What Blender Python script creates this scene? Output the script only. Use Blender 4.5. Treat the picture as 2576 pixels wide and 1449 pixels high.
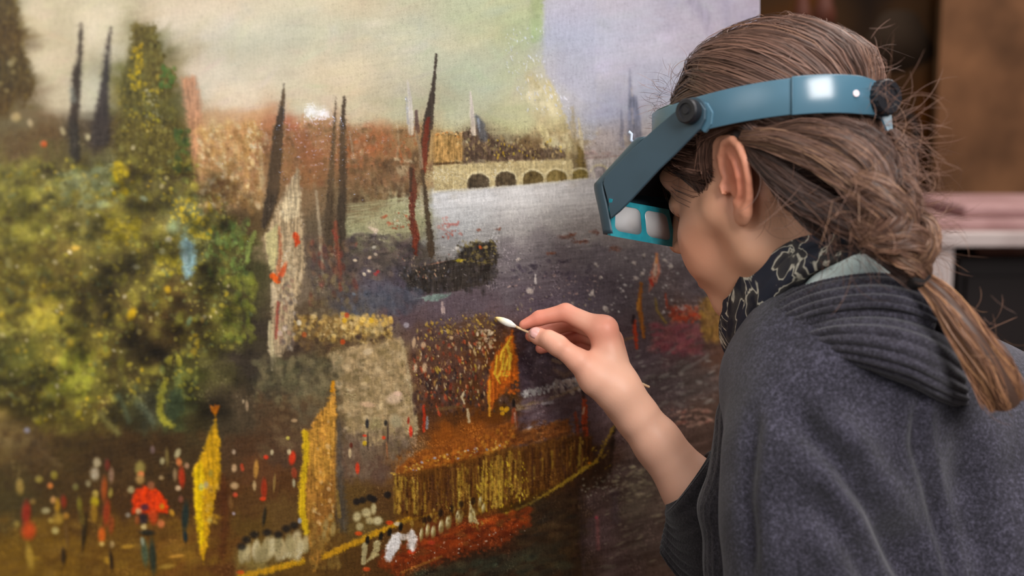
import bpy, bmesh, math, random
import numpy as np
from mathutils import Vector, Matrix

SC = bpy.context.scene
COL = SC.collection
rng = np.random.default_rng(7)
random.seed(7)
for o in list(bpy.data.objects):
    bpy.data.objects.remove(o, do_unlink=True)

# ---------------------------------------------------------------- camera
FPX, CX, CY = 3110.0, 1288.0, 724.5          # focal length in pixels of the 2576 x 1449 frame
PITCH = math.radians(8.0)
CAM = np.array([0.0, 0.0, 1.12])
cp, sp = math.cos(PITCH), math.sin(PITCH)
CAMROT = np.array([[1, 0, 0], [0, sp, cp], [0, cp, -sp]])   # rows: right, up, forward (world)

def W(P):
    """right / up / forward metres seen from the tripod -> world"""
    P = np.asarray(P, float)
    return P @ CAMROT + CAM

def PX(x, y, z):
    return np.array([(x - CX) * z / FPX, (CY - y) * z / FPX, z])

def PXS(pts):
    return np.array([PX(p[0], p[1], p[2]) for p in pts])

cam_d = bpy.data.cameras.new('camera')
cam_d.sensor_width = 36.0
cam_d.lens = FPX / 2576.0 * 36.0
cam_d.clip_start = 0.05
cam_d.dof.use_dof = True
cam_d.dof.focus_distance = 1.07
cam_d.dof.aperture_fstop = 3.5
cam_o = bpy.data.objects.new('camera', cam_d)
cam_o.location = CAM
cam_o.rotation_euler = (math.pi / 2 - PITCH, 0, 0)
COL.objects.link(cam_o)
SC.camera = cam_o

# ---------------------------------------------------------------- light
SC.view_settings.view_transform = 'Standard'
SC.view_settings.look = 'None'
SC.view_settings.gamma = 1.0
SC.view_settings.use_curve_mapping = False
SC.view_settings.exposure = 0.0
wd = bpy.data.worlds.new('studio_air'); SC.world = wd
wd.use_nodes = True
wd.node_tree.nodes['Background'].inputs[0].default_value = (1.0, 0.94, 0.88, 1)
wd.node_tree.nodes['Background'].inputs[1].default_value = 0.32

def area(name, loc, target, sx, sy, power, color):
    l = bpy.data.lights.new(name, 'AREA'); l.shape = 'RECTANGLE'
    l.size = sx; l.size_y = sy; l.energy = power; l.color = color
    o = bpy.data.objects.new(name, l); o.location = loc
    d = Vector(target) - Vector(loc)
    o.rotation_euler = d.to_track_quat('-Z', 'Y').to_euler()
    COL.objects.link(o); return o

def from_cam(x, y, z):
    return (x, z * cp + y * sp, CAM[2] + y * cp - z * sp)
# soft box behind the photographer's right shoulder, a ceiling lamp, added back and left lights, two small windows on the right
area('studio_softbox', from_cam(.78, .62, -.62), from_cam(.10, .0, 1.05), .75, .75, 30, (1.0, .97, .95))
area('unseen_overhead_light', (0.55, 0.55, 2.6), (0.35, 1.0, 0.9), 1.2, 1.0, 26, (1.0, .95, .92))
area('unseen_overhead_light', (1.35, 2.25, 2.75), (1.35, 2.35, 0.6), .9, .7, 30, (1.0, .93, .88))  # added light above the table, out of view, to brighten the background
area('left_fill_light', (-1.3, -0.5, 1.9), (0.0, 1.0, 1.05), 1.0, 0.9, 12, (0.95, .97, 1.0))  # added fill from the left, out of view, lifting face and neck
# two little daylight panels far off to the right whose mirror images sit in the varnish
area('daylight_panel', from_cam(2.2447, 0.4774, 0.3548), from_cam(-0.1507, 0.1369, 0.9844), .024, .031, .13, (.62, .72, 1.0))
area('daylight_panel', from_cam(2.2296, 0.4900, 0.3261), from_cam(-0.1587, 0.1400, 0.9772), .017, .024, .075, (.62, .72, 1.0))
# ---------------------------------------------------------------- helpers
def s2l(c):
    c = np.asarray(c, float)
    return np.where(c <= 0.04045, c / 12.92, ((c + 0.055) / 1.055) ** 2.4)

def hexc(h):
    h = h.lstrip('#')
    return np.array([int(h[i:i + 2], 16) / 255.0 for i in (0, 2, 4)])

def lin(h):
    return tuple(s2l(hexc(h))) + (1.0,)

def mat(name, color, rough=0.6, spec=0.4, metal=0.0, noise=None, bump=None, coat=0.0, sss=0.0, sheen=0.0, attr=None, trans=0.0):
    m = bpy.data.materials.new(name); m.use_nodes = True
    nt = m.node_tree; b = nt.nodes['Principled BSDF']
    c = lin(color) if isinstance(color, str) else color
    b.inputs['Base Color'].default_value = c
    b.inputs['Roughness'].default_value = rough
    b.inputs['Specular IOR Level'].default_value = spec
    b.inputs['Metallic'].default_value = metal
    b.inputs['Coat Weight'].default_value = coat
    b.inputs['Transmission Weight'].default_value = trans
    if sheen:
        b.inputs['Sheen Weight'].default_value = sheen
        b.inputs['Sheen Roughness'].default_value = 0.4
    if sss:
        b.inputs['Subsurface Weight'].default_value = sss
        b.inputs['Subsurface Radius'].default_value = (1.0, 0.35, 0.2)
        b.inputs['Subsurface Scale'].default_value = 0.006
    tc = nt.nodes.new('ShaderNodeTexCoord')
    src = None
    if attr:
        a = nt.nodes.new('ShaderNodeAttribute'); a.attribute_name = attr
        src = a.outputs['Color']
    if noise:                                   # (colour2, scale, detail, lo, hi)
        n = nt.nodes.new('ShaderNodeTexNoise'); n.inputs['Scale'].default_value = noise[1]
        n.inputs['Detail'].default_value = noise[2]
        nt.links.new(tc.outputs['Object'], n.inputs['Vector'])
        r = nt.nodes.new('ShaderNodeMapRange')
        r.inputs['From Min'].default_value = noise[3]; r.inputs['From Max'].default_value = noise[4]
        nt.links.new(n.outputs['Fac'], r.inputs['Value'])
        mx = nt.nodes.new('ShaderNodeMix'); mx.data_type = 'RGBA'
        nt.links.new(r.outputs['Result'], mx.inputs['Factor'])
        mx.inputs[6].default_value = c
        if src is not None: nt.links.new(src, mx.inputs[6])
        mx.inputs[7].default_value = lin(noise[0]) if isinstance(noise[0], str) else noise[0]
        src = mx.outputs[2]
    if src is not None:
        nt.links.new(src, b.inputs['Base Color'])
    if bump:                                    # list of (scale, strength, distance)
        prev = None
        for (s, st, di) in bump:
            n = nt.nodes.new('ShaderNodeTexNoise'); n.inputs['Scale'].default_value = s
            n.inputs['Detail'].default_value = 3
            nt.links.new(tc.outputs['Object'], n.inputs['Vector'])
            bm_ = nt.nodes.new('ShaderNodeBump'); bm_.inputs['Strength'].default_value = st
            bm_.inputs['Distance'].default_value = di
            nt.links.new(n.outputs['Fac'], bm_.inputs['Height'])
            if prev is not None: nt.links.new(prev, bm_.inputs['Normal'])
            prev = bm_.outputs['Normal']
        nt.links.new(prev, b.inputs['Normal'])
    return m

def mesh_np(name, V, F, m=None, parent=None, smooth=True, colors=None, world=True):
    """V: (n,3) numpy (camera-frame metres unless world=False), F: list/array of faces"""
    V = W(V) if world else np.asarray(V, float)
    org = np.array([(V[:, 0].min() + V[:, 0].max()) / 2, (V[:, 1].min() + V[:, 1].max()) / 2, V[:, 2].min()])
    me = bpy.data.meshes.new(name)
    F_arr = F if isinstance(F, np.ndarray) else None
    Vl = (V - org).astype(np.float32)
    if F_arr is not None:
        k = F_arr.shape[1]; n = len(F_arr)
        me.vertices.add(len(Vl)); me.vertices.foreach_set('co', Vl.ravel())
        me.loops.add(n * k); me.loops.foreach_set('vertex_index', F_arr.astype(np.int32).ravel())
        me.polygons.add(n)
        me.polygons.foreach_set('loop_start', np.arange(0, n * k, k, dtype=np.int32))
        me.update(calc_edges=True)
    else:
        me.from_pydata([tuple(v) for v in Vl], [], [tuple(f) for f in F]); me.update()
    if smooth:
        me.polygons.foreach_set('use_smooth', np.ones(len(me.polygons), dtype=bool))
    if colors is not None:
        at = me.color_attributes.new('Col', 'FLOAT_COLOR', 'POINT')
        c4 = np.ones((len(Vl), 4), np.float32); c4[:, :3] = colors
        at.data.foreach_set('color', c4.ravel())
    o = bpy.data.objects.new(name, me)
    COL.objects.link(o)
    if m: me.materials.append(m)
    if parent is not None:
        o.parent = parent
        o.location = Vector(org) - parent.location
    else:
        o.location = org
    return o

def empty(name, loc, world=False):
    o = bpy.data.objects.new(name, None); o.empty_display_size = 0.05
    o.location = loc if world else W(loc)
    COL.objects.link(o); return o

def tag(o, label=None, cat=None, group=None, kind=None):
    if label: o['label'] = label
    if cat: o['category'] = cat
    if group: o['group'] = group
    if kind: o['kind'] = kind
    return o

def fixn(o):
    bm = bmesh.new(); bm.from_mesh(o.data)
    bmesh.ops.recalc_face_normals(bm, faces=bm.faces[:]); bm.to_mesh(o.data); bm.free(); return o

def catmull(P, n):
    P = np.asarray(P, float); m = len(P)
    t = np.linspace(0, m - 1, n); i = np.clip(t.astype(int), 0, m - 2); f = (t - i)[:, None]
    p0 = P[np.clip(i - 1, 0, m - 1)]; p1 = P[i]; p2 = P[i + 1]; p3 = P[np.clip(i + 2, 0, m - 1)]
    return 0.5 * (2 * p1 + (p2 - p0) * f + (2 * p0 - 5 * p1 + 4 * p2 - p3) * f ** 2 + (3 * p1 - p0 - 3 * p2 + p3) * f ** 3)

def norm(v):
    v = np.asarray(v, float); return v / (np.linalg.norm(v, axis=-1, keepdims=True) + 1e-12)

def tube(P, R, seg=14, cap=True, flat=1.0, ref=(0, 1, 0)):
    """swept tube through P (n,3) with radii R (n)"""
    P = np.asarray(P, float); n = len(P); R = np.broadcast_to(np.asarray(R, float), (n,))
    T = norm(np.gradient(P, axis=0))
    u = np.cross(T, np.asarray(ref, float)); u = norm(u); v = np.cross(T, u)
    a = np.linspace(0, 2 * np.pi, seg, endpoint=False)
    V = (P[:, None] + R[:, None, None] * (np.cos(a)[None, :, None] * u[:, None] + flat * np.sin(a)[None, :, None] * v[:, None])).reshape(-1, 3)
    F = []
    for i in range(n - 1):
        for j in range(seg):
            k = (j + 1) % seg
            F.append((i * seg + j, i * seg + k, (i + 1) * seg + k, (i + 1) * seg + j))
    if cap:
        F.append(tuple(range(seg))[::-1]); F.append(tuple(range((n - 1) * seg, n * seg)))
    return V, F

def slab(outline, normal, t):
    """closed plate: outline (n,3) polygon extruded by t along normal, centred"""
    P = np.asarray(outline, float); n = len(P); N = norm(normal) * t / 2
    V = np.vstack([P + N, P - N])
    F = [tuple(range(n)), tuple(range(2 * n - 1, n - 1, -1))] + [(i, n + i, n + (i + 1) % n, (i + 1) % n) for i in range(n)]
    return V, F

def joinvf(parts):
    V = []; F = []; o = 0
    for v, f in parts:
        V.append(np.asarray(v)); F += [tuple(i + o for i in q) for q in f]; o += len(v)
    return np.vstack(V), F

def bevel(o, w, seg=2, angle=40):
    b = o.modifiers.new('bevel', 'BEVEL'); b.width = w; b.segments = seg
    b.limit_method = 'ANGLE'; b.angle_limit = math.radians(angle)
    return o

# ---------------------------------------------------------------- signed distance modelling
def smin(a, b, k):
    h = np.maximum(k - np.abs(a - b), 0) / k
    return np.minimum(a, b) - h * h * k * 0.25

def smax(a, b, k): return -smin(-a, -b, k)

def d_cone(p, a, b, ra, rb):
    a = np.asarray(a, np.float32); b = np.asarray(b, np.float32); ba = b - a
    t = np.clip(((p - a) @ ba) / max(float(ba @ ba), 1e-12), 0, 1)
    return np.linalg.norm(p - a - t[:, None] * ba, axis=1) - (ra + (rb - ra) * t)

def d_ell(p, c, r, ax=None):
    q = p - np.asarray(c, np.float32)
    if ax is not None: q = q @ np.asarray(ax, np.float32).T
    r = np.asarray(r, np.float32)
    k0 = np.linalg.norm(q / r, axis=1); k1 = np.linalg.norm(q / (r * r), axis=1)
    return k0 * (k0 - 1) / np.maximum(k1, 1e-9)

def d_chain(p, pts, k=0.0):
    d = None
    for (a, b) in zip(pts[:-1], pts[1:]):
        e = d_cone(p, a[:3], b[:3], a[3], b[3])
        d = e if d is None else (smin(d, e, k) if k else np.minimum(d, e))
    return d

def sdf_mesh(fn, lo, hi, h, block=8):
    lo = np.asarray(lo, float); hi = np.asarray(hi, float)
    nb = np.ceil((hi - lo) / (h * block)).astype(int)
    n = nb * block
    D = np.empty(tuple(n), np.float32)
    ctr = [lo[i] + (np.arange(nb[i]) + 0.5) * block * h for i in range(3)]
    G = np.stack(np.meshgrid(*ctr, indexing='ij'), -1).reshape(-1, 3).astype(np.float32)
    dc = fn(G).reshape(tuple(nb))
    D[:] = np.repeat(np.repeat(np.repeat(dc, block, 0), block, 1), block, 2)
    lim = block * h * 1.25
    act = np.argwhere(np.abs(dc) < lim)
    off = np.stack(np.meshgrid(*[np.arange(block)] * 3, indexing='ij'), -1).reshape(-1, 3)
    for s in range(0, len(act), 600):
        bl = act[s:s + 600]
        idx = (bl[:, None] * block + off[None]).reshape(-1, 3)
        d = fn((lo + idx * h).astype(np.float32))
        D[idx[:, 0], idx[:, 1], idx[:, 2]] = d
    # surface nets
    S = D < 0
    c = np.zeros(tuple(n - 1), np.int8)
    for i in (0, 1):
        for j in (0, 1):
            for k in (0, 1):
                c += S[i:n[0] - 1 + i, j:n[1] - 1 + j, k:n[2] - 1 + k]
    cells = np.argwhere((c > 0) & (c < 8))
    vid = -np.ones(tuple(n - 1), np.int32); vid[tuple(cells.T)] = np.arange(len(cells))
    acc = np.zeros((len(cells), 3)); cnt = np.zeros(len(cells))
    cor = [(i, j, k) for i in (0, 1) for j in (0, 1) for k in (0, 1)]
    val = {q: D[cells[:, 0] + q[0], cells[:, 1] + q[1], cells[:, 2] + q[2]] for q in cor}
    for a in cor:
        for ax in range(3):
            if a[ax] == 0:
                b = list(a); b[ax] = 1; b = tuple(b)
                va, vb = val[a], val[b]; m = (va < 0) != (vb < 0)
                t = np.where(m, va / np.where(m, va - vb, 1), 0)
                q = np.array(a, float)[None].repeat(len(cells), 0); q[:, ax] += t
                acc[m] += q[m]; cnt[m] += 1
    V = lo + (cells + acc / cnt[:, None]) * h
    F = []
    for ax in range(3):
        u, w = (ax + 1) % 3, (ax + 2) % 3
        sl0 = [slice(1, None)] * 3; sl0[ax] = slice(0, n[ax] - 1)
        sl1 = [slice(1, None)] * 3; sl1[ax] = slice(1, n[ax])
        A = S[tuple(sl0)]; B = S[tuple(sl1)]
        e = np.argwhere(A != B)
        inside = A[tuple(e.T)]
        e = e.copy(); e[:, u] += 1; e[:, w] += 1
        ok = (e[:, u] < n[u] - 1) & (e[:, w] < n[w] - 1) & (e[:, ax] < n[ax] - 1)
        e = e[ok]; inside = inside[ok]
        def g(du, dw):
            q = e.copy(); q[:, u] -= du; q[:, w] -= dw
            return vid[tuple(q.T)]
        f = np.stack([g(1, 1), g(0, 1), g(0, 0), g(1, 0)], 1)
        f[inside] = f[inside][:, ::-1]       # the camera frame is left-handed
        F.append(f)
    return V, np.vstack(F)

def relax(V, F, it=2, w=0.5):
    n = len(V)
    for _ in range(it):
        acc = np.zeros_like(V); cnt = np.zeros(n)
        for a, b in ((0, 1), (1, 2), (2, 3), (3, 0)):
            for k in range(3):
                acc[:, k] += np.bincount(F[:, a], V[F[:, b], k], n) + np.bincount(F[:, b], V[F[:, a], k], n)
            cnt += np.bincount(F[:, a], minlength=n) + np.bincount(F[:, b], minlength=n)
        V = V * (1 - w) + w * acc / np.maximum(cnt, 1)[:, None]
    return V
# ---------------------------------------------------------------- the room
def box(name, lo, hi, m, parent=None, smooth=False, bev=0.0):
    x0, y0, z0 = lo; x1, y1, z1 = hi
    V = np.array([(x, y, z) for x in (x0, x1) for y in (y0, y1) for z in (z0, z1)], float)
    F = [(0, 1, 3, 2), (4, 6, 7, 5), (0, 4, 5, 1), (2, 3, 7, 6), (0, 2, 6, 4), (1, 5, 7, 3)]
    o = mesh_np(name, V, F, m, parent, smooth, world=False)
    if bev: bevel(o, bev)
    return o

m_floor = mat('worn_floor_boards', '#4a3527', 0.6, noise=('#2e2018', 6, 4, 0.35, 0.7), bump=[(40, 0.2, 0.002)])
m_wall = mat('brown_plaster', '#3d2a1f', 0.85, noise=('#2a1a12', 3, 4, 0.3, 0.7), bump=[(60, 0.2, 0.002)])
tag(box('floor', (-3.2, -2.5, -0.1), (3.2, 3.4, 0.0), m_floor), kind='structure')
tag(box('wall_back', (-3.2, 3.4, 0.0), (3.2, 3.5, 2.9), m_wall), kind='structure')

tag(box('wall_right', (3.2, -2.5, 0.0), (3.3, 3.5, 2.9), m_wall), kind='structure')
tag(box('wall_left', (-3.3, -2.5, 0.0), (-3.2, 3.5, 2.9), m_wall), kind='structure')

# a large dark picture on the wall side, beyond the easel
def canvas_standing(name, x0, x1, y, z0, z1, m, mb, lean=0.0):
    root = empty(name, ((x0 + x1) / 2, y, z0), True)
    t = 0.022
    o = box('canvas', (x0, y, z0), (x1, y + 0.006, z1), m, root)
    for (a, b) in (((x0, y + .006, z0), (x0 + .05, y + .006 + t, z1)), ((x1 - .05, y + .006, z0), (x1, y + .006 + t, z1)),
                   ((x0 + .05, y + .006, z0), (x1 - .05, y + .006 + t, z0 + .05)), ((x0 + .05, y + .006, z1 - .05), (x1 - .05, y + .006 + t, z1))):
        box('stretcher_bar', a, b, mb, root)
    return root

def dark_picture_mat():
    m = bpy.data.materials.new('old_dark_painting'); m.use_nodes = True
    nt = m.node_tree; b = nt.nodes['Principled BSDF']; b.inputs['Roughness'].default_value = 0.8; b.inputs['Specular IOR Level'].default_value = .08
    tc = nt.nodes.new('ShaderNodeTexCoord')
    n = nt.nodes.new('ShaderNodeTexNoise'); n.inputs['Scale'].default_value = 3.1; n.inputs['Detail'].default_value = 2.5
    nt.links.new(tc.outputs['Object'], n.inputs['Vector'])
    r = nt.nodes.new('ShaderNodeValToRGB'); e = r.color_ramp.elements
    e[0].position = 0.33; e[0].color = lin('#1a110b')
    e[1].position = 0.72; e[1].color = lin('#64380f')
    k = r.color_ramp.elements.new(0.5); k.color = lin('#3a2614')
    k = r.color_ramp.elements.new(0.6); k.color = lin('#512c0a')
    nt.links.new(n.outputs['Fac'], r.inputs['Fac']); nt.links.new(r.outputs['Color'], b.inputs['Base Color'])
    return m
m_wood = mat('pale_stretcher_wood', '#8a6a48', 0.7, noise=('#6a4d33', 20, 3, 0.3, 0.7))
m_linen = mat('brown_primed_linen', '#7d583d', 0.85, .08, noise=('#4d3626', 4.5, 4, 0.36, 0.66), bump=[(300, 0.3, 0.001)])
ZB = 3.0
def wx(px, z): return (px - CX) * z / FPX
def wz(py, z): return float(W(PX(CX, py, z))[2])
def wy(py, z): return float(W(PX(CX, py, z))[1])
m_dark = dark_picture_mat()
c1 = canvas_standing('dark_painting', wx(1560, 3.05), wx(2352, 3.05), 3.08, 0.0, 2.05, m_dark, m_wood)
tag(c1, 'large dark brown painting standing at the back behind the woman', 'painting')
m_arch = mat('painted_black_arch', '#1c120d', 0.7)
aP = [(wx(px, 3.05), 3.0785, wz(py, 3.05)) for px, py in ((2235, 330), (2250, 296), (2275, 288), (2298, 300), (2308, 335), (2306, 385), (2296, 440))]
v, f = tube(catmull(aP, 24), np.linspace(.006, .012, 24), 8, True, 1.0, (0, 1, 0)); v[:, 1] = 3.0785 + (v[:, 1] - 3.0785) * .15
mesh_np('painted_arch', v, f, m_arch, c1, world=False)
m_blk = mat('painted_rust_figure', '#4f2413', 0.7)
for (px, py, rx, ry) in ((2010, 40, 22, 55), (2065, 30, 26, 48), (2250, 105, 85, 78)):
    a = np.linspace(0, 2 * np.pi, 20, endpoint=False)
    P = np.array([(wx(px + rx * math.cos(t) * (1 + .2 * math.sin(3 * t)), 3.05), 3.0785, wz(py + ry * math.sin(t), 3.05)) for t in a])
    v, f = slab(P, (0, 1, 0), .002)
    mesh_np('painted_patch', v, f, m_blk if px < 2200 else mat('painted_slate_cloud', '#30251c', .85, .08), c1, world=False)
c2 = canvas_standing('brown_canvas', wx(2346, 2.97), wx(2900, 2.97), 2.97, 0.0, 2.0, m_linen, m_wood)
tag(c2, 'bare brown canvas standing upright at the right behind the white table', 'canvas')

# white work table with pink boards on it
m_white = mat('white_table_laminate', '#c9b9b5', 0.5, noise=('#b7a5a1', 9, 2, 0.4, 0.7))
m_pinkb = mat('pink_packing_foam', '#a98482', 0.8, noise=('#96706e', 12, 2, 0.4, 0.7))
m_bk = mat('dark_leatherette', '#1d1414', 0.6)
m_brn = mat('brown_box_board', '#6a4a3c', 0.8, noise=('#573b30', 8, 3, 0.35, 0.65))
ZT = 2.3
tz1 = wz(585, ZT); tz0 = wz(622, ZT); yT = wy(600, ZT)
x0, x1 = wx(2335, ZT), wx(2335, ZT) + 1.25
tb = empty('work_table', ((x0 + x1) / 2, yT + .3, 0), True)
tag(tb, 'white work table with slim legs at the right behind the ponytail', 'table')
box('tabletop', (x0, yT, tz0), (x1, yT + 0.56, tz1), m_white, tb, bev=.003)
for (lx, ly) in ((wx(2355, ZT), yT + .02), (x1 - .06, yT + .02), (wx(2355, ZT), yT + .50), (x1 - .06, yT + .50)):
    box('leg', (lx, ly, 0), (lx + .042, ly + .042, tz0), m_white, tb, bev=.002)
g = box('pink_foam_board', (wx(2350, ZT), yT + .03, tz1), (wx(2350, ZT) + .95, yT + .5, wz(556, ZT)), m_pinkb, bev=.006)
tag(g, 'long pink foam board lying flat on the white table', 'board')
g = box('foam_pad', (wx(2452, ZT), yT + .06, wz(556, ZT)), (wx(2452, ZT) + .6, yT + .42, wz(523, ZT)), m_pinkb, bev=.008)
tag(g, 'shorter pink foam pad stacked on top of the long board', 'foam pad')
# things under the table
st = empty('low_cabinet', (wx(2500, ZT) + .2, yT + .3, 0), True)
tag(st, 'dark low cabinet standing under the white table', 'cabinet')
cx0, cx1 = .877, 1.427
czt = wz(668, ZT)
box('carcass', (cx0, yT + .12, .05), (cx1, yT + .52, czt), m_bk, st, bev=.004)
for i in range(3):
    zz = .08 + i * (czt - .1) / 3
    d = box('drawer', (cx0 + .012, yT + .104, zz), (cx1 - .012, yT + .12, zz + (czt - .1) / 3 - .015), m_bk, st, bev=.002)
    box('handle', ((cx0 + cx1) / 2 - .06, yT + .09, zz + .1), ((cx0 + cx1) / 2 + .06, yT + .104, zz + .115), m_white, st)
for fx in (cx0 + .02, cx1 - .06):
    for fy in (yT + .14, yT + .46):
        box('foot', (fx, fy, 0), (fx + .04, fy + .04, .05), m_bk, st)
g = box('cardboard_box', (.836, yT + .20, 0), (.869, yT + .5, wz(640, ZT)), m_brn, bev=.002)
tag(g, 'tall narrow brown cardboard box between the table leg and the dark cabinet', 'box')
g = box('wrapped_parcel', (wx(2538, ZT), yT + .15, czt), (wx(2538, ZT) + .3, yT + .42, wz(640, ZT)), mat('pinkish_wrapping', '#a07468', .8, noise=('#8d6257', 14, 2, .4, .7)), bev=.006)
tag(g, 'small pinkish wrapped parcel lying on the dark cabinet under the table', 'parcel')
# ---------------------------------------------------------------- the painting on the easel
# paint is laid on a numpy canvas whose pixel is about a third of a millimetre
PZ0, PSL = 1.12, 0.90                      # painted plane: forward = PZ0 + PSL * right
OX, OY, CW, CH = 150, 610, 2062, 2780
YY, XX = np.mgrid[0:CH, 0:CW].astype(np.float32)
XX -= OX; YY -= OY
def bil(grid, u, v):
    gh, gw = grid.shape[:2]
    u = np.clip(u, 0, gw - 1.001); v = np.clip(v, 0, gh - 1.001)
    i = u.astype(np.int32); j = v.astype(np.int32); fu = u - i; fv = v - j
    if grid.ndim == 3: fu = fu[..., None]; fv = fv[..., None]
    return (grid[j, i] * (1 - fu) + grid[j, i + 1] * fu) * (1 - fv) + (grid[j + 1, i] * (1 - fu) + grid[j + 1, i + 1] * fu) * fv
def noi(x, y, cx, cy, seed, ang=0.0):
    r = np.random.default_rng(seed)
    if ang:
        c, s = math.cos(ang), math.sin(ang); x, y = x * c + y * s, -x * s + y * c
    u = x / cx; v = y / cy; u0 = np.floor(u.min()); v0 = np.floor(v.min())
    u = u - u0; v = v - v0
    g = r.random((int(v.max()) + 3, int(u.max()) + 3)).astype(np.float32)
    i = u.astype(np.int32); j = v.astype(np.int32); fu = u - i; fv = v - j
    fu = fu * fu * (3 - 2 * fu); fv = fv * fv * (3 - 2 * fv)
    return (g[j, i] * (1 - fu) + g[j, i + 1] * fu) * (1 - fv) + (g[j + 1, i] * (1 - fu) + g[j + 1, i + 1] * fu) * fv

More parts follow.
